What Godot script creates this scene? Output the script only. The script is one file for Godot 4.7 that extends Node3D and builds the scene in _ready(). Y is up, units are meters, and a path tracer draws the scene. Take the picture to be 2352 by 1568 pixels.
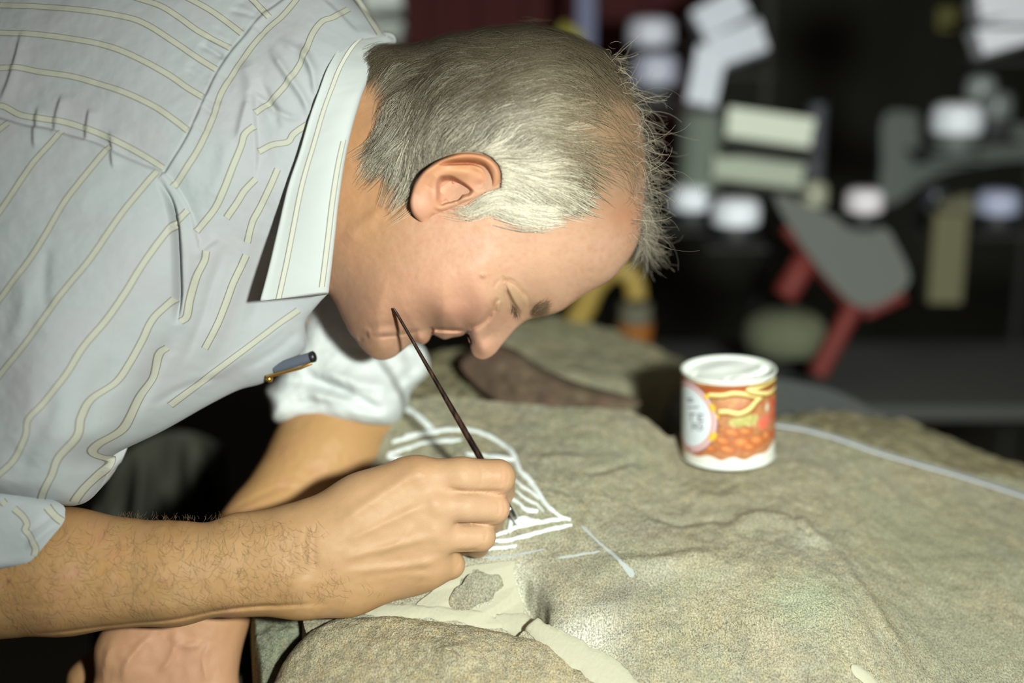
extends Node3D
# A man bends over a boulder and paints white lines on it; a tin of white paint stands beside him in a dark workshop.
# Bodies are modelled in "bench units" (1 unit = 0.296 mm) in a frame whose origin is the middle of the head; VX carries that frame into the world.

const U := 0.000296
const D := 3266.0
const TILT := 15.0
const HEAD_AT := Vector3(0, 1.0, 0)
var VX: Transform3D
var rng := RandomNumberGenerator.new()
var noise := FastNoiseLite.new()
var used := {}

const FLASH := 1.95

func _ready() -> void:
	rng.seed = 7
	noise.seed = 5
	noise.frequency = 0.01
	VX = Transform3D(Basis(Vector3.RIGHT, deg_to_rad(-TILT)), HEAD_AT) * Transform3D(Basis().scaled(Vector3.ONE * U), Vector3.ZERO)
	# camera: a 50 mm lens on 35 mm film, close up, wide open
	var cam := Camera3D.new()
	cam.name = "camera"
	add_child(cam)
	cam.transform = Transform3D(VX.basis.orthonormalized(), VX * Vector3(0, 0, D))
	var at := CameraAttributesPhysical.new()
	at.frustum_focal_length = 50.0
	at.frustum_focus_distance = (D - 170.0) * U
	at.frustum_near = 0.05
	at.frustum_far = 60.0
	at.exposure_aperture = 1.65
	cam.attributes = at
	cam.keep_aspect = Camera3D.KEEP_HEIGHT
	cam.fov = rad_to_deg(2.0 * atan(784.0 / D))
	# the room is closed and dark
	var env := Environment.new()
	env.background_mode = Environment.BG_COLOR
	env.background_color = Color(0.0, 0.0, 0.0)
	env.tonemap_mode = Environment.TONE_MAPPER_LINEAR
	env.tonemap_exposure = 1.0
	env.sdfgi_enabled = true
	env.ssao_enabled = true
	env.ssil_enabled = true
	var we := WorldEnvironment.new()
	we.name = "environment"
	we.environment = env
	add_child(we)
	# the flash, held a hand's breadth to the right of the camera
	var flash := SpotLight3D.new()
	flash.name = "camera_flash"
	add_child(flash)
	flash.position = VX * Vector3(830, 110, D - 60.0)
	flash.look_at(VX * Vector3(380, -60, 0.0), Vector3.UP)
	flash.spot_angle = 38.0
	flash.spot_angle_attenuation = 1.0
	flash.spot_range = 12.0
	flash.spot_attenuation = 2.0
	flash.light_size = 0.034
	flash.light_color = Color(0.97, 1.0, 0.965)
	flash.light_energy = FLASH
	flash.shadow_enabled = true
	# an unseen ceiling panel, added as a weak warm fill
	var lamp := AreaLight3D.new()
	lamp.name = "added_fill_light"
	add_child(lamp)
	lamp.position = Vector3(0.5, 2.86, 0.9)
	lamp.look_at(Vector3(0.5, 0.0, 0.91), Vector3.FORWARD)
	lamp.area_size = Vector2(1.2, 1.2)
	lamp.area_range = 12.0
	lamp.area_attenuation = 2.0
	lamp.light_color = Color(1.0, 0.96, 0.88)
	lamp.light_energy = 0.26
	lamp.shadow_enabled = true
	build_room()
	build_rocks()
	build_person()
	build_small_things()


# ------------------------------------------------------------------ points, nodes, meshes
func A(px: float, py: float, z := 0.0) -> Vector3:
	var s := (D - z) / D
	return Vector3((px - 1176.0) * s, (784.0 - py) * s, z)

func A2(px: float, py: float, z := 0.0) -> Vector2:
	var s := (D - z) / D
	return Vector2((px - 1176.0) * s, (784.0 - py) * s)

func W3(px: float, py: float, z: float) -> Vector3:
	return VX * A(px, py, z)

func numbered(called: String) -> String:
	var n: int = used.get(called, 0)
	used[called] = n + 1
	return called if n == 0 else "%s_%03d" % [called, n]

func thing(called: String, label: String, category: String, at := Vector3.ZERO, group := "") -> Node3D:
	var o := Node3D.new()
	o.name = numbered(called)
	add_child(o)
	o.position = at
	tag(o, label, category, group)
	return o

func tag(o: Node, label: String, category := "", group := "", kind := "") -> void:
	if label != "": o.set_meta("label", label)
	if category != "": o.set_meta("category", category)
	if group != "": o.set_meta("group", group)
	if kind != "": o.set_meta("kind", kind)

class Buf:
	var v := PackedVector3Array()
	var c := PackedColorArray()
	var i := PackedInt32Array()
	var uv := PackedVector2Array()
	var n := PackedVector3Array()
	func add(o) -> void:
		var k := v.size()
		v.append_array(o.v)
		c.append_array(o.c)
		uv.append_array(o.uv)
		n.append_array(o.n)
		var j: PackedInt32Array = o.i.duplicate()
		for t in j.size(): j[t] += k
		i.append_array(j)
	func quad(a: int, b: int, d: int, e: int) -> void:
		i.append(a); i.append(b); i.append(d)
		i.append(a); i.append(d); i.append(e)
	func flip() -> void:
		for t in range(0, i.size(), 3):
			var k := i[t]
			i[t] = i[t + 1]
			i[t + 1] = k
	func normals() -> void:
		n = PackedVector3Array()
		n.resize(v.size())
		for t in range(0, i.size(), 3):
			var a := i[t]; var b := i[t + 1]; var d := i[t + 2]
			var m := (v[d] - v[a]).cross(v[b] - v[a])
			n[a] += m; n[b] += m; n[d] += m
		for t in n.size(): n[t] = n[t].normalized()
	func paint(col: Color) -> void:
		c.resize(v.size())
		c.fill(col)

# one named mesh; vertices in bench units (in_world: already metres in the world)
func put(called: String, b, m: Material, parent: Node3D = null, in_world := false) -> MeshInstance3D:
	var to_local := Transform3D(Basis(), -parent.position if parent and parent.get_parent() == self else Vector3.ZERO)
	if parent and parent.get_parent() != self:
		to_local = Transform3D(Basis(), -(parent.get_parent() as Node3D).position - parent.position)
	var x := to_local if in_world else to_local * VX
	if b.n.size() != b.v.size(): b.normals()
	var arr := []
	arr.resize(Mesh.ARRAY_MAX)
	arr[Mesh.ARRAY_VERTEX] = x * b.v
	var bas := Transform3D(x.basis.orthonormalized(), Vector3.ZERO)
	arr[Mesh.ARRAY_NORMAL] = bas * b.n
	if b.c.size() == b.v.size(): arr[Mesh.ARRAY_COLOR] = b.c
	if b.uv.size() == b.v.size(): arr[Mesh.ARRAY_TEX_UV] = b.uv
	arr[Mesh.ARRAY_INDEX] = b.i
	var me := ArrayMesh.new()
	me.add_surface_from_arrays(Mesh.PRIMITIVE_TRIANGLES, arr)
	me.surface_set_material(0, m)
	var o := MeshInstance3D.new()
	o.mesh = me
	o.name = called if parent else numbered(called)
	(parent if parent else self).add_child(o, true)
	return o

func lin(r: int, g: int, b: int) -> Color:
	return Color8(r, g, b).srgb_to_linear()

func noise_map(freq: float, seed_: int, bump: float, size := 512, kind := FastNoiseLite.TYPE_SIMPLEX_SMOOTH, oct := 4) -> NoiseTexture2D:
	var f := FastNoiseLite.new()
	f.noise_type = kind
	f.seed = seed_
	f.frequency = freq
	f.fractal_octaves = oct
	var t := NoiseTexture2D.new()
	t.width = size; t.height = size
	t.seamless = true
	t.noise = f
	t.as_normal_map = bump > 0.0
	t.bump_strength = bump
	return t

func grain_map(freq: float, seed_: int, low: float, size := 1024) -> NoiseTexture2D:
	var t := noise_map(freq, seed_, 0.0, size, FastNoiseLite.TYPE_SIMPLEX_SMOOTH, 5)
	var g := Gradient.new()
	g.offsets = PackedFloat32Array([0.0, 0.34, 0.5, 0.66, 0.8, 1.0])
	g.colors = PackedColorArray([Color(low, low, low), Color(low * 1.3, low * 1.28, low * 1.25), Color(0.86, 0.86, 0.85), Color(0.9, 0.9, 0.89), Color(0.97, 0.97, 0.96), Color(1, 1, 1)])
	t.color_ramp = g
	return t

func mat(col: Color, rough := 0.6, vcol := false) -> StandardMaterial3D:
	var m := StandardMaterial3D.new()
	m.albedo_color = col
	m.roughness = rough
	m.vertex_color_use_as_albedo = vcol
	return m

func bumpy(m: StandardMaterial3D, t: Texture2D, per_metre: float, strength := 1.0) -> StandardMaterial3D:
	m.normal_enabled = true
	m.normal_texture = t
	m.normal_scale = strength
	m.uv1_triplanar = true
	m.uv1_scale = Vector3.ONE * per_metre
	return m

# ------------------------------------------------------------------ fields over a plane
class Raster:
	var x0: float; var y0: float; var st: float; var w: int; var h: int
	var d := PackedFloat32Array()
	func _init(x_a: float, y_a: float, x_b: float, y_b: float, step: float) -> void:
		x0 = x_a; y0 = y_a; st = step
		w = int((x_b - x_a) / step) + 3
		h = int((y_b - y_a) / step) + 3
		d.resize(w * h)
	func sample(x: float, y: float) -> float:
		var fx := clampf((x - x0) / st, 1.0, w - 2.001)
		var fy := clampf((y - y0) / st, 1.0, h - 2.001)
		var ix := int(fx + 0.5); var iy := int(fy + 0.5)
		var t := fx - ix; var s := fy - iy
		var a := 0.5 * (0.5 - t) * (0.5 - t); var b := 0.75 - t * t; var c := 0.5 * (0.5 + t) * (0.5 + t)
		var k := (iy - 1) * w + ix
		var r := 0.5 * (0.5 - s) * (0.5 - s) * (a * d[k - 1] + b * d[k] + c * d[k + 1])
		k += w
		r += (0.75 - s * s) * (a * d[k - 1] + b * d[k] + c * d[k + 1])
		k += w
		return r + 0.5 * (0.5 + s) * (0.5 + s) * (a * d[k - 1] + b * d[k] + c * d[k + 1])
	func normal(x: float, y: float, e := 3.0) -> Vector3:
		return Vector3(sample(x - e, y) - sample(x + e, y), sample(x, y - e) - sample(x, y + e), 2.0 * e).normalized()
	func blob(p: Vector2, rx: float, ry: float, turn: float, amp: float) -> void:
		var R := maxf(rx, ry) * 2.6
		var cs := cos(turn); var sn := sin(turn)
		for iy in range(maxi(0, int((p.y - R - y0) / st)), mini(h, int((p.y + R - y0) / st) + 1)):
			for ix in range(maxi(0, int((p.x - R - x0) / st)), mini(w, int((p.x + R - x0) / st) + 1)):
				var dx := x0 + ix * st - p.x; var dy := y0 + iy * st - p.y
				var a := (dx * cs + dy * sn) / rx; var b := (dy * cs - dx * sn) / ry
				d[iy * w + ix] += amp * exp(-a * a - b * b)
	# a ridge (amp > 0) or groove along a polyline; reach > 0 raises only the left side, next to the line
	func stroke(pts: PackedVector2Array, width: float, amp: float, reach := 0.0, taper := true) -> void:
		var R := maxf(width, reach) * 2.6
		var lo := pts[0]; var hi := pts[0]
		var len_ := PackedFloat32Array([0.0])
		for k in pts.size():
			lo = lo.min(pts[k]); hi = hi.max(pts[k])
			if k > 0: len_.append(len_[k - 1] + pts[k].distance_to(pts[k - 1]))
		var total := maxf(len_[len_.size() - 1], 0.001)
		for iy in range(maxi(0, int((lo.y - R - y0) / st)), mini(h, int((hi.y + R - y0) / st) + 1)):
			for ix in range(maxi(0, int((lo.x - R - x0) / st)), mini(w, int((hi.x + R - x0) / st) + 1)):
				var p := Vector2(x0 + ix * st, y0 + iy * st)
				var best := 1e9; var along := 0.0; var side := 1.0
				for k in pts.size() - 1:
					var a := pts[k]; var e := pts[k + 1] - a
					var t := clampf((p - a).dot(e) / maxf(e.length_squared(), 0.0001), 0.0, 1.0)
					var q := (a + e * t).distance_squared_to(p)
					if q < best:
						best = q
						along = len_[k] + t * (len_[k + 1] - len_[k])
						side = signf(e.cross(p - a))
				if best > R * R: continue
				best = sqrt(best)
				var g := along / total
				var f := (minf(1.0, 5.0 * g) * minf(1.0, 5.0 * (1.0 - g))) if taper else 1.0
				if reach > 0.0:
					var s := best * side
					f *= smoothstep(-width, width, s) * exp(-(s / reach) * (s / reach)) if s > -width else 0.0
				else:
					f *= exp(-(best / width) * (best / width))
				d[iy * w + ix] += amp * f

class Tints:
	var x0: float; var y0: float; var st: float; var w: int; var h: int
	var d := PackedColorArray()
	func _init(x_a: float, y_a: float, x_b: float, y_b: float, step: float, base: Color) -> void:
		x0 = x_a; y0 = y_a; st = step
		w = int((x_b - x_a) / step) + 3
		h = int((y_b - y_a) / step) + 3
		d.resize(w * h)
		d.fill(base)
	func blob(p: Vector2, rx: float, ry: float, turn: float, col: Color, share: float) -> void:
		var R := maxf(rx, ry) * 2.4
		var cs := cos(turn); var sn := sin(turn)
		for iy in range(maxi(0, int((p.y - R - y0) / st)), mini(h, int((p.y + R - y0) / st) + 1)):
			for ix in range(maxi(0, int((p.x - R - x0) / st)), mini(w, int((p.x + R - x0) / st) + 1)):
				var dx := x0 + ix * st - p.x; var dy := y0 + iy * st - p.y
				var a := (dx * cs + dy * sn) / rx; var b := (dy * cs - dx * sn) / ry
				d[iy * w + ix] = d[iy * w + ix].lerp(col, share * exp(-a * a - b * b))
	func line(pts: PackedVector2Array, width: float, col: Color, share: float) -> void:
		for k in pts.size() - 1:
			var n := maxi(1, int(pts[k].distance_to(pts[k + 1]) / (width * 0.7)))
			for j in n: blob(pts[k].lerp(pts[k + 1], float(j) / n), width, width, 0.0, col, share)
	func sample(x: float, y: float) -> Color:
		var fx := clampf((x - x0) / st, 0.0, w - 1.001)
		var fy := clampf((y - y0) / st, 0.0, h - 1.001)
		var k := int(fy) * w + int(fx)
		return d[k].lerp(d[k + 1], fx - int(fx)).lerp(d[k + w].lerp(d[k + w + 1], fx - int(fx)), fy - int(fy))

# thin-plate surface through points (x, y) -> value
class Plate:
	var p := PackedVector2Array()
	var q := PackedFloat32Array()
	func _init(pts: PackedVector2Array, val: PackedFloat32Array, soft := 0.0) -> void:
		p = pts
		var n := pts.size(); var m := n + 3
		var M := []
		for r in m:
			var row := PackedFloat64Array()
			row.resize(m + 1)
			if r < n:
				for k in n: row[k] = kern(pts[r].distance_squared_to(pts[k]) * 1e-4)
				row[r] += soft
				row[n] = 1.0; row[n + 1] = pts[r].x * 0.01; row[n + 2] = pts[r].y * 0.01
				row[m] = val[r]
			else:
				for k in n: row[k] = 1.0 if r == n else (pts[k].x * 0.01 if r == n + 1 else pts[k].y * 0.01)
			M.append(row)
		for k in m:
			var best := k
			for r in range(k + 1, m):
				if absf(M[r][k]) > absf(M[best][k]): best = r
			var tmp: PackedFloat64Array = M[best]
			M[best] = M[k]; M[k] = tmp
			for r in range(k + 1, m):
				var row: PackedFloat64Array = M[r]
				var f := row[k] / tmp[k]
				if f == 0.0: continue
				for j in range(k, m + 1): row[j] -= f * tmp[j]
				M[r] = row
		var sol := PackedFloat64Array()
		sol.resize(m)
		for k in range(m - 1, -1, -1):
			var s: float = M[k][m]
			for j in range(k + 1, m): s -= M[k][j] * sol[j]
			sol[k] = s / M[k][k]
		for k in m: q.append(sol[k])
	func kern(r2: float) -> float:
		return 0.0 if r2 < 1e-12 else r2 * log(r2)
	func at(x: float, y: float) -> float:
		var n := p.size()
		var s := q[n] + q[n + 1] * x * 0.01 + q[n + 2] * y * 0.01
		for k in n:
			var dx := p[k].x - x; var dy := p[k].y - y
			var r2 := (dx * dx + dy * dy) * 1e-4
			if r2 > 1e-12: s += q[k] * r2 * log(r2)
		return s

func plate_raster(pl, x_a: float, y_a: float, x_b: float, y_b: float, step: float) -> Raster:
	var r := Raster.new(x_a - step, y_a - step, x_b + step, y_b + step, step)
	for iy in r.h:
		for ix in r.w: r.d[iy * r.w + ix] = pl.at(r.x0 + ix * step, r.y0 + iy * step)
	return r

# signed distance to a closed outline, positive inside, on a coarse raster
func inside_raster(poly: PackedVector2Array, x_a: float, y_a: float, x_b: float, y_b: float, step: float) -> Raster:
	var r := Raster.new(x_a - step, y_a - step, x_b + step, y_b + step, step)
	var n := poly.size()
	for iy in r.h:
		for ix in r.w:
			var p := Vector2(r.x0 + ix * step, r.y0 + iy * step)
			var best := 1e12
			var wind := false
			var a := poly[n - 1]
			for k in n:
				var b := poly[k]
				var e := b - a
				var t := clampf((p - a).dot(e) / e.length_squared(), 0.0, 1.0)
				best = minf(best, (a + e * t).distance_squared_to(p))
				if (a.y > p.y) != (b.y > p.y) and p.x < (b.x - a.x) * (p.y - a.y) / (b.y - a.y) + a.x: wind = not wind
				a = b
			r.d[iy * r.w + ix] = sqrt(best) * (1.0 if wind else -1.0)
	return r

func spline(pts: PackedVector2Array, closed: bool, gap: float) -> PackedVector2Array:
	var out := PackedVector2Array()
	var n := pts.size()
	for k in (n if closed else n - 1):
		var a := pts[(k - 1 + n) % n] if closed or k > 0 else pts[0] * 2.0 - pts[1]
		var b := pts[k]; var c := pts[(k + 1) % n]
		var e := pts[(k + 2) % n] if closed or k < n - 2 else c * 2.0 - b
		var m := maxi(1, int(b.distance_to(c) / gap))
		for j in m: out.append(b.cubic_interpolate(c, a, e, float(j) / m))
	if not closed: out.append(pts[n - 1])
	return out

func spline3(pts: PackedVector3Array, gap: float) -> PackedVector3Array:
	var out := PackedVector3Array()
	var n := pts.size()
	for k in n - 1:
		var a := pts[k - 1] if k > 0 else pts[0] * 2.0 - pts[1]
		var b := pts[k]; var c := pts[k + 1]
		var e := pts[k + 2] if k < n - 2 else c * 2.0 - b
		var m := maxi(1, int(b.distance_to(c) / gap))
		for j in m: out.append(b.cubic_interpolate(c, a, e, float(j) / m))
	out.append(pts[n - 1])
	return out

# pairs of pixels -> plane points at depth z
func px2(list: Array, z := 0.0) -> PackedVector2Array:
	var out := PackedVector2Array()
	for k in range(0, list.size(), 2): out.append(A2(list[k], list[k + 1], z))
	return out

# pixels -> points of the plane under them, on a height raster
func on(r, list: Array) -> PackedVector2Array:
	var out := PackedVector2Array()
	for k in range(0, list.size(), 2):
		var z := 0.0
		var m := Vector2.ZERO
		for j in 6:
			m = A2(list[k], list[k + 1], z)
			z = r.sample(m.x, m.y)
		out.append(m)
	return out

func curve_on(r, list: Array, gap := 6.0) -> PackedVector2Array:
	return spline(on(r, list), false, gap)

# a sheet spanned between a middle and an outline; heights from a raster, colours from tints
func dome(c: Vector2, outline: PackedVector2Array, radii: PackedFloat32Array, hgt, tints, face := 1.0, edge_z := 0.0, pin_edge := true) -> Buf:
	var b := Buf.new()
	var n := outline.size(); var m := radii.size()
	b.v.resize(n * m + 1); b.c.resize(n * m + 1)
	b.v[0] = Vector3(c.x, c.y, edge_z + face * (hgt.sample(c.x, c.y) - edge_z))
	b.c[0] = tints.sample(c.x, c.y)
	for j in m:
		for k in n:
			var p := c + (outline[k] - c) * radii[j]
			var z: float = 0.0 if (j == m - 1 and pin_edge) else hgt.sample(p.x, p.y) - edge_z
			b.v[1 + j * n + k] = Vector3(p.x, p.y, edge_z + face * z)
			b.c[1 + j * n + k] = tints.sample(p.x, p.y)
	for k in n:
		var k2 := (k + 1) % n
		b.i.append(0); b.i.append(1 + k2); b.i.append(1 + k)
		for j in m - 1: b.quad(1 + j * n + k, 1 + j * n + k2, 1 + (j + 1) * n + k2, 1 + (j + 1) * n + k)
	if face * (outline[0] - c).cross(outline[1] - c) < 0.0: b.flip()
	return b

func even(outline: PackedVector2Array, gap: float) -> PackedVector2Array:
	var out := PackedVector2Array()
	var carry := 0.0
	var n := outline.size()
	for k in n:
		var a := outline[k]; var e := outline[(k + 1) % n] - a
		var l := e.length()
		while carry < l:
			out.append(a + e * (carry / l))
			carry += gap
		carry -= l
	return out

# a round tube along points; radii per point
func tube(pts: PackedVector3Array, rad: PackedFloat32Array, sides := 8, caps := true) -> Buf:
	var b := Buf.new()
	var n := pts.size()
	var up := Vector3.UP
	for k in n:
		var t := (pts[mini(k + 1, n - 1)] - pts[maxi(k - 1, 0)]).normalized()
		if k == 0 and absf(t.dot(up)) > 0.9: up = Vector3.RIGHT
		var sx := t.cross(up).normalized()
		up = sx.cross(t)
		for j in sides:
			var g := TAU * j / sides
			b.v.append(pts[k] + (sx * cos(g) + up * sin(g)) * rad[k])
	for k in n - 1:
		for j in sides:
			var j2 := (j + 1) % sides
			b.quad(k * sides + j, k * sides + j2, (k + 1) * sides + j2, (k + 1) * sides + j)
	if caps:
		for e in [0, n - 1]:
			b.v.append(pts[e])
			var c := b.v.size() - 1
			for j in sides:
				var j2 := (j + 1) % sides
				if e == 0:
					b.i.append(c); b.i.append(j2); b.i.append(j)
				else:
					b.i.append(c); b.i.append(e * sides + j); b.i.append(e * sides + j2)
	if n > 1:
		var o := b.v[b.i[0]] * 0.333 + b.v[b.i[1]] * 0.333 + b.v[b.i[2]] * 0.333
		var m := (b.v[b.i[2]] - b.v[b.i[0]]).cross(b.v[b.i[1]] - b.v[b.i[0]])
		if m.dot(o - pts[0].lerp(pts[1], 0.5)) < 0.0: b.flip()
	return b

# ------------------------------------------------------------------ limbs: tapered bones joined smoothly, meshed as surface nets
# bones: [a, b, ra, rb, k] ; k = blend width with what came before
func bone_field(bones: Array, p: Vector3) -> float:
	var f := 1e6
	for bo in bones:
		var a: Vector3 = bo[0]
		var e: Vector3 = bo[1] - a
		var t := clampf((p - a).dot(e) / maxf(e.length_squared(), 0.001), 0.0, 1.0)
		var g: float = (a + e * t).distance_to(p) - lerpf(bo[2], bo[3], t)
		var k: float = bo[4]
		var hh := maxf(k - absf(f - g), 0.0) / k
		f = minf(f, g) - hh * hh * k * 0.25
	return f

func limb(bones: Array, cell: float) -> Buf:
	var lo := Vector3.ONE * 1e9; var hi := -lo
	for bo in bones:
		var r: float = maxf(bo[2], bo[3]) + bo[4] * 0.3 + cell * 2.0
		lo = lo.min(bo[0] - Vector3.ONE * r).min(bo[1] - Vector3.ONE * r)
		hi = hi.max(bo[0] + Vector3.ONE * r).max(bo[1] + Vector3.ONE * r)
	var B := 6
	var bs := cell * B
	var nb := Vector3i(((hi - lo) / bs).ceil())
	var tasks := []
	var rad := bs * 1.15
	for z in nb.z:
		for y in nb.y:
			for x in nb.x:
				var c := lo + Vector3(x + 0.5, y + 0.5, z + 0.5) * bs
				if absf(bone_field(bones, c)) < rad: tasks.append(Vector3i(x, y, z))
	var vals := []
	vals.resize(tasks.size())
	var job := func(t: int) -> void:
		var o := lo + Vector3(tasks[t]) * bs
		var c := o + Vector3.ONE * bs * 0.5
		var near := []
		for bo in bones:
			var a: Vector3 = bo[0]
			var e: Vector3 = bo[1] - a
			var s := clampf((c - a).dot(e) / maxf(e.length_squared(), 0.001), 0.0, 1.0)
			if (a + e * s).distance_to(c) - maxf(bo[2], bo[3]) < rad + bo[4] + 40.0: near.append(bo)
		var out := PackedFloat32Array()
		out.resize((B + 1) * (B + 1) * (B + 1))
		var q := 0
		for z in B + 1:
			for y in B + 1:
				for x in B + 1:
					out[q] = bone_field(near, o + Vector3(x, y, z) * cell)
					q += 1
		vals[t] = out
	var gid := WorkerThreadPool.add_group_task(job, tasks.size())
	WorkerThreadPool.wait_for_group_task_completion(gid)
	var b := Buf.new()
	var at := {}
	var S := B + 1
	var NX := nb.x * B + 2; var NY := nb.y * B + 2
	for t in tasks.size():
		var d: PackedFloat32Array = vals[t]
		var base: Vector3i = tasks[t] * B
		for z in B:
			for y in B:
				for x in B:
					var q := (z * S + y) * S + x
					var d0 := d[q]; var d1 := d[q + 1]; var d2 := d[q + S]; var d3 := d[q + S + 1]
					var d4 := d[q + S * S]; var d5 := d[q + S * S + 1]; var d6 := d[q + S * S + S]; var d7 := d[q + S * S + S + 1]
					var s := int(d0 < 0.0) + int(d1 < 0.0) + int(d2 < 0.0) + int(d3 < 0.0) + int(d4 < 0.0) + int(d5 < 0.0) + int(d6 < 0.0) + int(d7 < 0.0)
					if s == 0 or s == 8: continue
					var p := Vector3.ZERO
					var n := 0
					if (d0 < 0.0) != (d1 < 0.0): p += Vector3(d0 / (d0 - d1), 0, 0); n += 1
					if (d2 < 0.0) != (d3 < 0.0): p += Vector3(d2 / (d2 - d3), 1, 0); n += 1
					if (d4 < 0.0) != (d5 < 0.0): p += Vector3(d4 / (d4 - d5), 0, 1); n += 1
					if (d6 < 0.0) != (d7 < 0.0): p += Vector3(d6 / (d6 - d7), 1, 1); n += 1
					if (d0 < 0.0) != (d2 < 0.0): p += Vector3(0, d0 / (d0 - d2), 0); n += 1
					if (d1 < 0.0) != (d3 < 0.0): p += Vector3(1, d1 / (d1 - d3), 0); n += 1
					if (d4 < 0.0) != (d6 < 0.0): p += Vector3(0, d4 / (d4 - d6), 1); n += 1
					if (d5 < 0.0) != (d7 < 0.0): p += Vector3(1, d5 / (d5 - d7), 1); n += 1
					if (d0 < 0.0) != (d4 < 0.0): p += Vector3(0, 0, d0 / (d0 - d4)); n += 1
					if (d1 < 0.0) != (d5 < 0.0): p += Vector3(1, 0, d1 / (d1 - d5)); n += 1
					if (d2 < 0.0) != (d6 < 0.0): p += Vector3(0, 1, d2 / (d2 - d6)); n += 1
					if (d3 < 0.0) != (d7 < 0.0): p += Vector3(1, 1, d3 / (d3 - d7)); n += 1
					var g := base + Vector3i(x, y, z)
					at[(g.z * NY + g.y) * NX + g.x] = b.v.size()
					b.v.append(lo + (Vector3(g) + p / n) * cell)
					b.n.append(Vector3(d1 + d3 + d5 + d7 - d0 - d2 - d4 - d6, d2 + d3 + d6 + d7 - d0 - d1 - d4 - d5, d4 + d5 + d6 + d7 - d0 - d1 - d2 - d3).normalized())
	# quads round crossed edges
	for t in tasks.size():
		var d: PackedFloat32Array = vals[t]
		var base: Vector3i = tasks[t] * B
		for z in B:
			for y in B:
				for x in B:
					var q := (z * S + y) * S + x
					var in0 := d[q] < 0.0
					var g := base + Vector3i(x, y, z)
					var id := (g.z * NY + g.y) * NX + g.x
					for ax in 3:
						var in1 := d[q + (1 if ax == 0 else (S if ax == 1 else S * S))] < 0.0
						if in0 == in1: continue
						var u := NX if ax == 0 else (NX * NY if ax == 1 else 1)
						var v := NX * NY if ax == 0 else (1 if ax == 1 else NX)
						var a = at.get(id); var e = at.get(id - u); var f = at.get(id - u - v); var h = at.get(id - v)
						if a == null or e == null or f == null or h == null: continue
						if in0: b.quad(a, h, f, e)
						else: b.quad(a, e, f, h)
	return b

# ------------------------------------------------------------------ head and neck
var head: Raster
var skin: Tints
const SKIN := Color(0.485, 0.282, 0.19)

func head_outline() -> PackedVector2Array:
	return spline(px2([
		660, 330, 672, 470, 690, 580, 728, 642, 764, 685, 784, 724, 803, 762, 818, 780, 831, 799, 853, 820, 876, 827, 902, 821, 923, 806, 942, 791, 955, 786, 963, 790,
		972, 791, 983, 784, 990, 771, 994, 767, 999, 769, 1008, 774, 1021, 779, 1038, 775, 1055, 772, 1066, 768, 1070, 764, 1076, 779, 1081, 796, 1084, 809, 1093, 820,
		1108, 825, 1125, 820, 1140, 808, 1157, 786, 1182, 757, 1201, 740, 1214, 733, 1230, 729, 1252, 724, 1271, 720, 1291, 712, 1308, 700, 1319, 692, 1336, 680,
		1364, 665, 1395, 648, 1412, 634, 1430, 614, 1450, 587, 1464, 559, 1473, 527, 1478, 495, 1482, 450, 1484, 400, 1480, 340, 1470, 275, 1450, 218, 1420, 170,
		1375, 128, 1310, 98, 1230, 80, 1140, 82, 1050, 97, 970, 116, 900, 122, 830, 110, 760, 130, 700, 210]), true, 4.0)

func three(list: Array) -> Plate:
	var p := PackedVector2Array(); var v := PackedFloat32Array()
	for k in range(0, list.size(), 3):
		var z: float = list[k + 2]
		p.append(A2(list[k], list[k + 1], z)); v.append(z)
	return Plate.new(p, v)

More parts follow.
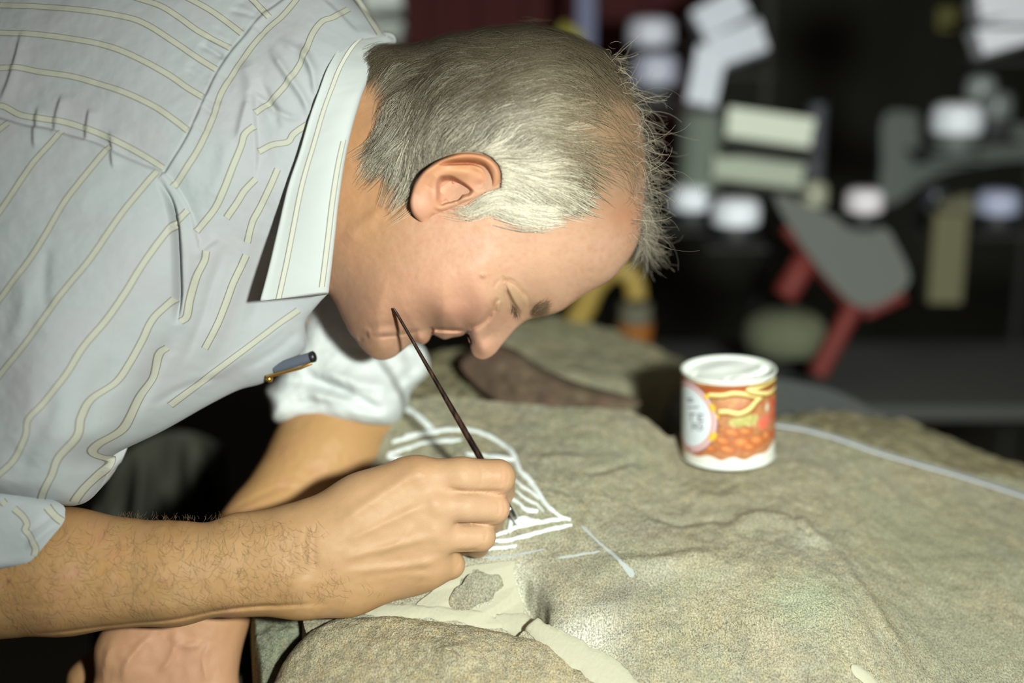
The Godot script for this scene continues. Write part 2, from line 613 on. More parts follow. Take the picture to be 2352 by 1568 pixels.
func sculpt_head() -> void:
	var outline := head_outline()
	var width := three([1130, 250, 264, 1000, 200, 232, 930, 170, 195, 1250, 240, 258, 1380, 250, 238, 1430, 400, 222, 1300, 400, 250, 1150, 420, 256, 1010, 330, 242, 920, 330, 205,
		850, 300, 195, 850, 450, 195, 760, 300, 190, 720, 450, 190, 800, 580, 185, 780, 690, 140, 930, 510, 222, 890, 640, 196, 1000, 600, 230, 1080, 560, 238, 1130, 600, 232, 1150, 640, 212,
		1188, 690, 152, 1128, 695, 194, 1060, 690, 205, 1000, 715, 196, 925, 722, 176, 868, 775, 118, 835, 735, 150, 970, 778, 78, 1020, 770, 66, 1020, 740, 172, 1062, 740, 160, 1096, 780, 62, 1120, 800, 46, 1148, 765, 50,
		1185, 735, 62, 1240, 700, 128, 1300, 650, 172, 1380, 600, 176, 1450, 520, 165, 1250, 600, 214, 1330, 520, 218, 1160, 520, 246])
	var round_ := three([1100, 120, 260, 1350, 150, 250, 1470, 350, 240, 1440, 600, 170, 1330, 690, 150, 1250, 725, 120, 1200, 740, 60, 1150, 795, 46, 1100, 822, 44, 1080, 790, 44, 1062, 768, 62, 1020, 776, 76,
		985, 775, 74, 942, 788, 90, 876, 825, 105, 820, 780, 120, 770, 690, 170, 690, 500, 190, 760, 130, 190, 900, 120, 200, 1100, 450, 260])
	var x_a := -560.0; var x_b := 340.0; var y_a := -70.0; var y_b := 720.0
	var rw := plate_raster(width, x_a, y_a, x_b, y_b, 16.0)
	var rr := plate_raster(round_, x_a, y_a, x_b, y_b, 16.0)
	var rd := inside_raster(even(outline, 5.0), x_a, y_a, x_b, y_b, 7.0)
	head_in = rd
	head = Raster.new(x_a, y_a, x_b, y_b, 2.5)
	for iy in head.h:
		for ix in head.w:
			var x := x_a + ix * head.st; var y := y_a + iy * head.st
			var t := clampf(rd.sample(x, y) / rr.sample(x, y), 0.0, 1.0)
			head.d[iy * head.w + ix] = rw.sample(x, y) * sqrt(1.0 - (1.0 - t) * (1.0 - t))
	var h := head
	# cheek, jaw and temple
	h.blob(on(h, [1000, 655])[0], 110, 60, 0.2, 10)
	h.blob(on(h, [1190, 570])[0], 60, 45, 0.5, -8)
	h.blob(on(h, [1095, 610])[0], 70, 34, 0.5, 6)
	# eye: socket, closed upper lid, lash line, bags
	h.blob(on(h, [1184, 690])[0], 34, 46, 0.5, -18)
	h.blob(on(h, [1190, 681])[0], 19, 34, 0.55, 13)
	h.stroke(curve_on(h, [1157, 640, 1172, 643, 1187, 654, 1200, 668, 1211, 688, 1215, 710]), 4.0, -6.5)
	h.stroke(curve_on(h, [1216, 706, 1213, 688, 1203, 669, 1188, 652, 1170, 640]), 4.0, 6.0, 16.0)
	h.stroke(curve_on(h, [1158, 648, 1165, 668, 1177, 693, 1186, 707, 1196, 720]), 3.2, -8.0)
	h.stroke(curve_on(h, [1160, 652, 1166, 668, 1179, 692, 1195, 716]), 3.0, 4.0, 9.0)
	h.stroke(curve_on(h, [1158, 662, 1166, 688, 1176, 708]), 4.0, -5.0)
	h.stroke(curve_on(h, [1146, 684, 1138, 697, 1136, 712, 1141, 718]), 4.0, -7.0)
	h.stroke(curve_on(h, [1150, 690, 1146, 704, 1146, 716]), 4.0, 4.0)
	h.stroke(curve_on(h, [1150, 640, 1140, 650, 1134, 664]), 4.0, -2.5)
	h.stroke(curve_on(h, [1156, 632, 1158, 650]), 3.0, -3.0)
	h.blob(on(h, [1238, 704])[0], 24, 15, -0.6, 7)
	# nose: wing, crease, nostril, bridge
	h.stroke(curve_on(h, [1068, 758, 1080, 753, 1096, 748, 1112, 738, 1124, 724, 1130, 708]), 6.0, -16.0)
	h.blob(on(h, [1092, 775])[0], 17, 22, 0.4, 16)
	h.blob(on(h, [1112, 806])[0], 17, 15, 0.0, 9)
	h.blob(on(h, [1120, 772])[0], 16, 12, 0.6, -7)
	h.stroke(on(h, [1071, 763, 1076, 777, 1081, 791]), 4.6, -46.0)
	# mouth: cheek fold over the lip, slit, lower lip, chin folds
	h.stroke(curve_on(h, [985, 757, 1003, 757, 1020, 758, 1045, 759, 1067, 757]), 4.0, -30.0)
	h.stroke(on(h, [992, 752, 990, 761, 991, 774]), 3.6, -34.0)
	h.blob(on(h, [968, 779])[0], 15, 10, 0.2, 12)
	h.stroke(curve_on(h, [857, 776, 880, 773, 905, 771, 928, 767, 952, 762, 978, 757]), 4.5, -5.5)
	h.stroke(curve_on(h, [857, 772, 880, 768, 905, 766, 930, 760, 955, 754]), 6.0, 4.0, 18.0)
	h.stroke(curve_on(h, [838, 756, 858, 753, 885, 748, 915, 744]), 9.0, -4.5)
	h.blob(on(h, [888, 800])[0], 32, 22, 0.0, 10)
	h.stroke(curve_on(h, [822, 782, 832, 772, 848, 768]), 8.0, -8.0)
	# neck lines, mole, forehead veins and slight unevenness
	h.stroke(curve_on(h, [884, 507, 905, 492, 930, 468]), 2.6, -2.2)
	h.stroke(curve_on(h, [790, 560, 830, 520, 880, 480]), 16.0, 5.0)
	h.stroke(curve_on(h, [845, 250, 880, 330, 925, 430]), 30.0, 6.0)
	h.blob(on(h, [1109, 633])[0], 5, 4, 0.0, 4.5)
	h.stroke(curve_on(h, [1320, 510, 1350, 540, 1358, 580]), 7.0, 2.0)
	h.stroke(curve_on(h, [1309, 690, 1306, 672, 1312, 650]), 7.0, -2.2)
	h.stroke(curve_on(h, [1364, 660, 1352, 640, 1352, 615]), 7.0, -2.0)
	# the ear canal is dug in
	h.blob(on(h, [1045, 430])[0], 60, 40, 0.6, -16)
	for iy in h.h:
		for ix in h.w:
			h.d[iy * h.w + ix] += noise.get_noise_2d(ix * 6.0, iy * 6.0) * 1.1 * minf(1.0, h.d[iy * h.w + ix] / 60.0)
	# pigment
	skin = Tints.new(x_a, y_a, x_b, y_b, 3.0, SKIN)
	var s := skin
	for k in 400:
		s.blob(Vector2(rng.randf_range(-480, 320), rng.randf_range(-60, 640)), rng.randf_range(5, 22), rng.randf_range(5, 16), rng.randf() * 3.0, SKIN * Color(rng.randf_range(0.95, 1.05), rng.randf_range(0.84, 1.05), rng.randf_range(0.8, 1.1)), 0.5)
	for k in 9000: s.blob(Vector2(rng.randf_range(-480, 320), rng.randf_range(-60, 640)), rng.randf_range(2.5, 6), rng.randf_range(2.5, 5), 0.0, [SKIN * Color(0.86, 0.74, 0.68), SKIN * Color(1.07, 1.08, 1.08), SKIN * Color(0.95, 0.84, 0.76)][k % 3], rng.randf_range(0.15, 0.5))
	var tan_ := Color(0.37, 0.19, 0.088)
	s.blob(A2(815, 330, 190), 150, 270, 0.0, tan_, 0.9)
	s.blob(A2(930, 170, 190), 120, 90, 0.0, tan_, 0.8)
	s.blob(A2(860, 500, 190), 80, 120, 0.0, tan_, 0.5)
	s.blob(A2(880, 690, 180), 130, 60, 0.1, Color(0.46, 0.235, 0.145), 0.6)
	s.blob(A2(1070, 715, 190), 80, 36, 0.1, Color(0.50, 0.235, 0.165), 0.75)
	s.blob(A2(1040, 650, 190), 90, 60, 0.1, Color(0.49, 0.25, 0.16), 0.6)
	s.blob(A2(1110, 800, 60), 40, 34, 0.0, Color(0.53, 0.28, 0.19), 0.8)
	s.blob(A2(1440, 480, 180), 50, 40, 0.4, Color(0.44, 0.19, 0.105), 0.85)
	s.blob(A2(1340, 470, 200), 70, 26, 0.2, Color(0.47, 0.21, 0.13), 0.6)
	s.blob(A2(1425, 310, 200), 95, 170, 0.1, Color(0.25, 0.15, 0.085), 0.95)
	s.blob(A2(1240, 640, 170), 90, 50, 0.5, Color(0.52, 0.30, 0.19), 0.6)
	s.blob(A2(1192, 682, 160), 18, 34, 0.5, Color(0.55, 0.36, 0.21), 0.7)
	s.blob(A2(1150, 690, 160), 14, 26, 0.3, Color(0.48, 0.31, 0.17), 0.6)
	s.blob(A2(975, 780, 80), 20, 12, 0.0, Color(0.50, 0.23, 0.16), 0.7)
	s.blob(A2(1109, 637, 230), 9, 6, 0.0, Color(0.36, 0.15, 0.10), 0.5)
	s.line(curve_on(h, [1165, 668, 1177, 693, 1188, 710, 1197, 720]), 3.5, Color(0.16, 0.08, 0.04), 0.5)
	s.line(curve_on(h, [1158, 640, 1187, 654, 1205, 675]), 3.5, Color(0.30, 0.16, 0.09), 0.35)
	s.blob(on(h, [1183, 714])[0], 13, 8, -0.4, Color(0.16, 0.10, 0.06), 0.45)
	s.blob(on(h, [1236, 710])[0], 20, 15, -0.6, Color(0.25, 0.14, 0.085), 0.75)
	s.blob(on(h, [1138, 704])[0], 6, 14, 0.0, Color(0.30, 0.17, 0.08), 0.5)
	# scalp below the hair: tinted darker so gaps between strands are not pale skin
	for q in [[1000, 200, 110, 80], [1120, 160, 150, 90], [1120, 270, 130, 80], [1250, 200, 130, 100], [1250, 330, 130, 90], [1300, 420, 90, 60], [1040, 290, 80, 60]]:
		s.blob(A2(q[0], q[1], 230), q[2], q[3], 0.0, Color(0.17, 0.125, 0.08), 0.85)

func radii(n: int, power := 1.0) -> PackedFloat32Array:
	var out := PackedFloat32Array()
	for k in n:
		var t := float(k + 1) / n
		out.append(lerpf(t, sin(t * PI * 0.5), power))
	return out

func head_mesh() -> Buf:
	var outline := even(head_outline(), 2.6)
	var c := A2(1110, 470)
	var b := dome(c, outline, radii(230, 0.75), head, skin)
	b.add(dome(c, outline, radii(60, 0.8), head, skin, -1.0))
	return b

# the ear: a bowl with rim, inner ridge and lobe; its front edge runs into the cheek, its back edge stands off the head
func ear_mesh(side := 1.0) -> Buf:
	var z := 262.0
	var out := spline(px2([1140, 440, 1149, 420, 1151, 403, 1146, 386, 1131, 368, 1110, 357, 1079, 353, 1056, 354, 1030, 362, 1002, 374, 984, 387, 966, 403, 953, 421, 946, 441, 941, 464, 944, 484, 953, 498, 967, 507, 980, 503,
		990, 494, 1002, 488, 1020, 484, 1045, 474, 1070, 462, 1100, 456, 1125, 452], z), true, 2.5)
	var x_a := A2(920, 0, z).x; var x_b := A2(1170, 0, z).x; var y_a := A2(0, 530, z).y; var y_b := A2(0, 335, z).y
	var r := Raster.new(x_a, y_a, x_b, y_b, 1.5)
	var e0 := A2(1150, 440, z); var e1 := A2(985, 497, z)
	var nrm := Vector2(-(e1 - e0).y, (e1 - e0).x).normalized()
	if nrm.y < 0.0: nrm = -nrm
	for iy in r.h:
		for ix in r.w:
			var p := Vector2(x_a + ix * r.st, y_a + iy * r.st)
			var dist := (p - e0).dot(nrm)
			r.d[iy * r.w + ix] = 240.0 + 44.0 * (1.0 - exp(-maxf(dist, 0.0) / 45.0)) + minf(dist, 0.0) * 0.3
	var f := func(list: Array) -> PackedVector2Array: return spline(px2(list, z), false, 3.0)
	# lobe fall-off towards the cheek, rim, furrow, inner ridge
	r.stroke(f.call([1136, 432, 1140, 412, 1138, 392, 1125, 376, 1105, 366, 1079, 362, 1054, 364, 1026, 373, 1000, 386, 978, 402, 964, 424, 955, 446]), 11.0, 20.0)
	r.stroke(f.call([1009, 384, 1030, 378, 1058, 375, 1087, 375, 1106, 380, 1117, 390, 1124, 405, 1125, 420, 1115, 433]), 3.6, -26.0)
	r.stroke(f.call([1112, 434, 1120, 425, 1119, 408, 1112, 394, 1100, 386, 1080, 382]), 8.0, -12.0)
	r.stroke(f.call([1100, 402, 1082, 398, 1060, 396, 1036, 396, 1014, 402, 1000, 414, 990, 432]), 13.0, 13.0)
	r.blob(px2([1103, 424], z)[0], 15, 9, 0.2, -11)
	# bowl: steep under the inner ridge, floor, notch, canal
	r.stroke(f.call([1088, 438, 1072, 428, 1058, 419, 1040, 409, 1024, 408, 1012, 412, 1006, 424, 1006, 445, 1003, 462]), 3.2, -36.0, 30.0)
	r.blob(px2([1030, 436], z)[0], 24, 22, 0.4, -22)
	r.blob(px2([1062, 432], z)[0], 17, 7, -0.5, -16)
	r.blob(px2([1013, 460], z)[0], 8, 11, -0.5, -12)
	r.blob(px2([1042, 450], z)[0], 10, 5.5, 0.35, -50)
	r.blob(px2([1050, 449], z)[0], 5, 5, 0.35, -24)
	r.stroke(f.call([1034, 417, 1042, 430, 1050, 440, 1054, 450]), 4.0, -6.0)
	r.stroke(f.call([1036, 412, 1046, 424, 1056, 436]), 5.0, 9.0)
	r.blob(px2([1062, 456], z)[0], 17, 10, 0.3, 12)
	r.stroke(f.call([1008, 468, 1025, 462, 1040, 456]), 3.0, -7.0)
	r.blob(px2([1000, 446], z)[0], 13, 20, 0.0, 8)
	r.stroke(f.call([992, 478, 1008, 484, 1028, 482, 1045, 474]), 4.0, -6.0)
	r.blob(px2([965, 482], z)[0], 22, 22, 0.0, 7)
	var edge := inside_raster(even(out, 3.0), x_a, y_a, x_b, y_b, 3.0)
	for iy in r.h:
		for ix in r.w:
			var p := Vector2(x_a + ix * r.st, y_a + iy * r.st)
			var t := clampf(edge.sample(p.x, p.y) / 9.0, 0.0, 1.0)
			var front := clampf(((p - e0).dot(nrm) + 10.0) / 16.0, 0.0, 1.0)
			r.d[iy * r.w + ix] -= (1.0 - sqrt(1.0 - (1.0 - t) * (1.0 - t))) * 13.0 * front
	var tint := Tints.new(x_a, y_a, x_b, y_b, 4.0, Color(0.50, 0.245, 0.14))
	tint.blob(px2([1060, 368], z)[0], 90, 14, 0.1, Color(0.46, 0.19, 0.08), 0.7)
	tint.blob(px2([1060, 395], z)[0], 70, 12, 0.0, Color(0.50, 0.255, 0.13), 0.7)
	tint.blob(px2([965, 470], z)[0], 28, 34, 0.0, Color(0.52, 0.27, 0.185), 0.9)
	tint.blob(px2([1020, 440], z)[0], 18, 22, 0.0, Color(0.52, 0.26, 0.19), 0.8)
	tint.blob(px2([1105, 424], z)[0], 18, 12, 0.0, Color(0.52, 0.255, 0.18), 0.8)
	tint.blob(px2([1066, 462], z)[0], 40, 14, 0.3, SKIN, 0.9)
	tint.line(f.call([1012, 383, 1045, 376, 1087, 375, 1112, 384, 1124, 405, 1124, 420, 1114, 432]), 2.6, Color(0.28, 0.07, 0.03), 0.55)  # ear creases darkened for depth: shade put into the tint
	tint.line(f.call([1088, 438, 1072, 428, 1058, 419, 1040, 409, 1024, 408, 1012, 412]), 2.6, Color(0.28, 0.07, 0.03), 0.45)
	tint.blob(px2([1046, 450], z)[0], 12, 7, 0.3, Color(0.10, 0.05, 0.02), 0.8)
	var c := A2(1040, 430, z)
	var ring := even(out, 1.9)
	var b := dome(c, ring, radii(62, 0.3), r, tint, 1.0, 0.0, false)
	# back of the shell
	var back := Raster.new(x_a, y_a, x_b, y_b, 3.0)
	for iy in back.h:
		for ix in back.w:
			var p := Vector2(x_a + ix * back.st, y_a + iy * back.st)
			var t := clampf(edge.sample(p.x, p.y) / 16.0, 0.0, 1.0)
			back.d[iy * back.w + ix] = minf(r.sample(p.x, p.y), 285.0) - 3.0 - 24.0 * sqrt(t) - 60.0 * smoothstep(1.0, 5.0, edge.sample(p.x, p.y) / 16.0)
	var k := dome(c, ring, radii(24, 0.4), back, tint, 1.0, 0.0, false)
	k.flip()
	var n := ring.size()
	for j in n: k.v[1 + 23 * n + j] = b.v[1 + 61 * n + j]
	b.add(k)
	if side < 0.0:
		for j in b.v.size(): b.v[j].z = -b.v[j].z
		b.flip()
	return b

# ------------------------------------------------------------------ hair
var head_in: Raster

func strand(b: Buf, pts: PackedVector3Array, nor: PackedVector3Array, w0: float, w1: float, col: Color) -> void:
	var n := pts.size()
	var k := b.v.size()
	for j in n:
		var t := pts[mini(j + 1, n - 1)] - pts[maxi(j - 1, 0)]
		var sx := t.cross(nor[j]).normalized() * lerpf(w0, w1, float(j) / (n - 1)) * 0.5 * smoothstep(-0.08, 0.3, float(j) / (n - 1))
		b.v.append(pts[j] - sx); b.v.append(pts[j] + sx)
		var nn := sx.normalized()
		b.n.append((nor[j] - nn * 0.45).normalized()); b.n.append((nor[j] + nn * 0.45).normalized())
		b.c.append(col); b.c.append(col)
	for j in n - 1:
		b.quad(k + 2 * j, k + 2 * j + 2, k + 2 * j + 3, k + 2 * j + 1)

func scalp_point(p: Vector2, lift: float, side: float) -> Array:
	var n := head.normal(p.x, p.y, 4.0)
	var dd := head_in.sample(p.x, p.y)
	if dd < 6.0:
		var g := Vector2(head_in.sample(p.x + 6, p.y) - head_in.sample(p.x - 6, p.y), head_in.sample(p.x, p.y + 6) - head_in.sample(p.x, p.y - 6)).normalized()
		n = n.lerp(Vector3(-g.x, -g.y, 0.15), clampf((6.0 - dd) / 12.0, 0.0, 1.0)).normalized()
		if dd < 0.0: p -= g * dd
	var v := Vector3(p.x, p.y, head.sample(p.x, p.y)) + n * lift
	return [Vector3(v.x, v.y, v.z * side), Vector3(n.x, n.y, n.z * side)]

func hair_mesh() -> Buf:
	var zone := spline(on(head, [905, 112, 945, 150, 985, 178, 965, 205, 925, 235, 908, 265, 918, 300, 945, 340, 975, 378, 1000, 372, 1040, 352, 1090, 345, 1130, 350, 1158, 380, 1168, 430, 1190, 478, 1228, 502, 1275, 508, 1330, 488, 1380, 452, 1440, 425, 1474, 430]), false, 8.0)
	zone.append_array(spline(px2([1480, 380, 1476, 320, 1462, 250, 1430, 180, 1375, 128, 1310, 98, 1230, 80, 1140, 82, 1050, 97, 970, 116]), false, 8.0))
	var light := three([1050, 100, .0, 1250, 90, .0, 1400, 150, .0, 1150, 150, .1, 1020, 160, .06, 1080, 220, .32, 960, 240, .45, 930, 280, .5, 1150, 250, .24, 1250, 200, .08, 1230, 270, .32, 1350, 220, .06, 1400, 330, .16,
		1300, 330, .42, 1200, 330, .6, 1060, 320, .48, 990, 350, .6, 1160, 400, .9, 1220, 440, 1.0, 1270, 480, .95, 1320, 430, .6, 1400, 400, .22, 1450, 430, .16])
	var ways := [[1450, 400, -.7, -.55], [1470, 300, -.5, -.8], [1440, 200, -.65, -.7], [1350, 120, -.9, -.35], [1250, 90, -1, -.1], [1100, 90, -1, .12], [980, 125, -.95, .3], [1300, 490, -1, -.12], [1380, 440, -.9, -.3], [1240, 460, -.95, -.22],
		[1180, 400, -.9, -.1], [1150, 350, -.9, .3], [1300, 380, -.97, -.12], [1300, 280, -.97, .15], [1200, 300, -.9, .4], [1120, 310, -.72, .65], [1250, 190, -.97, .2], [1150, 220, -.88, .45], [1060, 200, -.85, .45], [1060, 300, -.65, .75],
		[1000, 200, -.85, .5], [960, 250, -.7, .65], [930, 260, -.55, .8], [960, 330, -.35, .9], [1000, 340, -.4, .9], [1100, 140, -.95, .28], [1380, 300, -.9, -.15], [1400, 220, -.85, -.35]]
	var wp := PackedVector2Array()
	for q in ways: wp.append(A2(q[0], q[1], 220 if q[1] > 150 else 100))
	var b := Buf.new()
	var lo := Vector2(1e9, 1e9); var hi := -lo
	for q in zone:
		lo = lo.min(q); hi = hi.max(q)
	var ear := on(head, [1150, 440, 1153, 403, 1147, 382, 1131, 364, 1110, 353, 1079, 349, 1056, 350, 1030, 358, 1002, 370, 984, 384, 966, 400, 950, 430, 945, 470, 975, 500, 1060, 470])
	var guides := 0
	var tries := 0
	while guides < 1700 and tries < 20000:
		tries += 1
		var p := Vector2(rng.randf_range(lo.x, hi.x), rng.randf_range(lo.y, hi.y))
		if not Geometry2D.is_point_in_polygon(p + Vector2(rng.randfn(0, 13), rng.randfn(0, 13)), zone): continue
		var thin := minf(1.0, 1.25 * exp(-pow(p.distance_to(A2(1440, 345, 170)) / 140.0, 2.0)))
		var nape := smoothstep(A2(1010, 0, 200).x, A2(940, 0, 200).x, p.x + p.y * 0.12)
		if rng.randf() < thin * 0.86 or rng.randf() < nape * 0.35: continue
		var side := 1.0
		if head.sample(p.x, p.y) < 190.0 and rng.randf() < 0.3: side = -1.0
		guides += 1
		var L := rng.randf_range(80, 150) * (1.0 - 0.4 * thin)
		var g := PackedVector2Array([p])
		var segs := 8
		var bend := rng.randf_range(-0.2, 0.2)
		var q := p
		for j in segs:
			var sx := 0.0; var sy := 0.0
			for k in wp.size():
				var w := 1.0 / (wp[k].distance_squared_to(q) + 300.0)
				w *= w
				sx += ways[k][2] * w; sy -= ways[k][3] * w
			var dir := Vector2(sx, sy).normalized().rotated(noise.get_noise_2d(q.x * 0.8 + 300.0, q.y * 0.8) * 0.9 + bend * j / segs)
			q += dir * L / segs
			g.append(q)
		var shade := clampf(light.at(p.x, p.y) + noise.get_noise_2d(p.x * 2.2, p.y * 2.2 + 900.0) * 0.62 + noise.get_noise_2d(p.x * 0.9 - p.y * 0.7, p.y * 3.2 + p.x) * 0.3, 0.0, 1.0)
		var rise := rng.randf_range(7, 19) * (1.0 - 0.4 * thin) * (1.0 - 0.4 * nape)
		var kids := int(36 * (1.0 - 0.62 * thin) * (1.0 - 0.4 * nape))
		for c in kids:
			var off := Vector2(rng.randf_range(-1, 1), rng.randf_range(-1, 1)) * (20.0 + 16.0 * thin)
			var pts := PackedVector3Array(); var nor := PackedVector3Array()
			var cut := rng.randf_range(0.7, 1.15)
			var r2 := rise + rng.randf_range(-6, 5)
			var wig := rng.randf_range(-3, 3)
			var ph := rng.randf() * TAU
			for j in segs + 1:
				var t := float(j) / segs
				var o := g[0].lerp(g[j], cut) if false else g[j]
				o = g[int(t * cut * segs)].lerp(g[mini(int(t * cut * segs) + 1, segs)], t * cut * segs - int(t * cut * segs)) if cut < 1.0 else g[j]
				var s := scalp_point(o + off * (1.0 - 0.38 * t * t) + Vector2(sin(ph + t * 4.0), cos(ph * 2.0 + t * 3.0)) * wig * t, 1.0 + maxf(r2, 2.0) * sin(minf(t * 1.3 + 0.12, 1.0) * PI * 0.62), side)
				pts.append(s[0]); nor.append(s[1])
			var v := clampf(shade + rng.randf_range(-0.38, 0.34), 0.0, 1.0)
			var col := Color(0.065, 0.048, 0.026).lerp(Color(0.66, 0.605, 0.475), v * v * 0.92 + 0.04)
			if Geometry2D.is_point_in_polygon(Vector2(pts[segs].x, pts[segs].y), ear) or Geometry2D.is_point_in_polygon(Vector2(pts[segs - 3].x, pts[segs - 3].y), ear):
				var keep := 0
				while keep < segs and not Geometry2D.is_point_in_polygon(Vector2(pts[keep].x, pts[keep].y), ear): keep += 1
				if keep < 3: continue
				pts.resize(keep); nor.resize(keep)
			strand(b, pts, nor, rng.randf_range(0.8, 1.35) * (1.0 - 0.4 * maxf(thin, nape * 0.7)), 0.25, col.lerp(Color(0.30, 0.225, 0.13), thin * 0.5))
	# short soft hair on the nape
	for k in 1700:
		var p: Vector2 = on(head, [rng.randf_range(890, 990), rng.randf_range(118, 375)])[0]
		var pts := PackedVector3Array(); var nor := PackedVector3Array()
		for j in 5:
			var s := scalp_point(p + Vector2(-14, -20) * (j / 4.0) + Vector2(rng.randf_range(-1, 1), 0) * j, 0.6 + j * 0.8, 1.0)
			pts.append(s[0]); nor.append(s[1])
		strand(b, pts, nor, 0.6, 0.25, Color(0.30, 0.22, 0.13).lerp(Color(0.55, 0.5, 0.4), rng.randf()))
	# frizzy hair round the bald front, and the forelock hanging on the far side
	for k in 1000:
		var u := rng.randf()
		var lock := k < 420
		var fy := rng.randf_range(430, 545) if lock else lerpf(130, 560, u)
		var fx := 1466.0 + 16.0 * rng.randf() if lock else (1404 + 80 * sin(clampf((fy - 100.0) / 300.0, 0.0, 1.0) * PI * 0.5)) + rng.randf_range(-26, 4)
		var z := rng.randf_range(-110, 10) if lock else rng.randf_range(-60, 150)
		var p := A(fx, fy, 0.0)
		p.z = z
		if not lock: p.x -= maxf(z, 0.0) * 0.18
		var dir := Vector3(rng.randf_range(-0.1, 0.5), rng.randf_range(-1.2, -0.6), rng.randf_range(-0.2, 0.3)) if lock else Vector3(rng.randf_range(0.2, 1.0), rng.randf_range(-0.7, 0.5), rng.randf_range(-0.3, 0.5))
		dir = dir.normalized()
		var L := rng.randf_range(40, 130) if lock else rng.randf_range(20, 120) * (1.0 if fy > 220 else 0.6)
		if rng.randf() < 0.06: L *= 1.7
		var ax := Vector3(rng.randf_range(-0.4, 0.4), rng.randf_range(-0.4, 0.4), 1).normalized()
		var turn := rng.randf_range(-1.7, 1.7) + (0.0 if lock else -0.4)
		var pts := PackedVector3Array(); var nor := PackedVector3Array()
		var n := 9
		for j in n:
			pts.append(p); nor.append(Vector3(0.1, 0, 1))
			p += dir * L / n
			dir = (dir.rotated(ax, turn * 2.2 / n * (0.4 + 1.4 * j / n)) + (Vector3(0, -0.09, 0))).normalized()
		strand(b, pts, nor, rng.randf_range(0.38, 0.75), 0.25, Color(0.075, 0.06, 0.038).lerp(Color(0.40, 0.335, 0.235), pow(rng.randf(), 2.0)))
	return b

func short_hairs(b: Buf, zone: Array, many: int, way: Vector2, len_: float, w: float, dark: Color, pale: Color, lift := 6.0) -> void:
	var z := on(head, zone)
	var lo := z[0]; var hi := z[0]
	for q in z:
		lo = lo.min(q); hi = hi.max(q)
	var made := 0
	while made < many:
		var p := Vector2(rng.randf_range(lo.x, hi.x), rng.randf_range(lo.y, hi.y))
		if not Geometry2D.is_point_in_polygon(p, z): continue
		made += 1
		var pts := PackedVector3Array(); var nor := PackedVector3Array()
		var d := way.rotated(rng.randf_range(-0.5, 0.5)) * len_ * rng.randf_range(0.6, 1.2)
		for j in 5:
			var s := scalp_point(p + d * j / 4.0, 0.5 + lift * sin(j / 4.0 * 2.2), 1.0)
			pts.append(s[0]); nor.append(s[1])
		strand(b, pts, nor, w, 0.3, dark.lerp(pale, rng.randf()))

func brow_mesh() -> Buf:
	var b := Buf.new()
	short_hairs(b, [1212, 722, 1222, 706, 1238, 694, 1250, 692, 1254, 702, 1252, 718, 1240, 728, 1222, 732], 420, Vector2(0.75, 0.5), 20, 0.9, Color(0.10, 0.06, 0.035), Color(0.30, 0.20, 0.12), 5.0)
	return b

func lash_mesh() -> Buf:
	var b := Buf.new()
	short_hairs(b, [1172, 690, 1180, 698, 1194, 718, 1186, 720, 1174, 706], 26, Vector2(-0.3, -0.9), 15, 1.1, Color(0.05, 0.03, 0.02), Color(0.16, 0.10, 0.06), 9.0)
	return b

# ------------------------------------------------------------------ arms, hands, hidden trunk
const TAN := Color(0.385, 0.22, 0.098)

func bone(list: Array, k: float) -> Array:      # [x, y, z, radius, ...] in pixels, depth and units
	var out := []
	for j in range(0, list.size() - 4, 4):
		out.append([A(list[j], list[j + 1], list[j + 2]), A(list[j + 4], list[j + 5], list[j + 6]), float(list[j + 3]), float(list[j + 7]), k])
	return out

func dress(b: Buf, relief: Raster, tint: Tints) -> void:
	for k in b.v.size():
		var p := b.v[k]
		var f := maxf(0.0, b.n[k].z)
		if f > 0.0: b.v[k].z = p.z + relief.sample(p.x, p.y) * f
		b.c.append(tint.sample(p.x, p.y))
	b.normals()

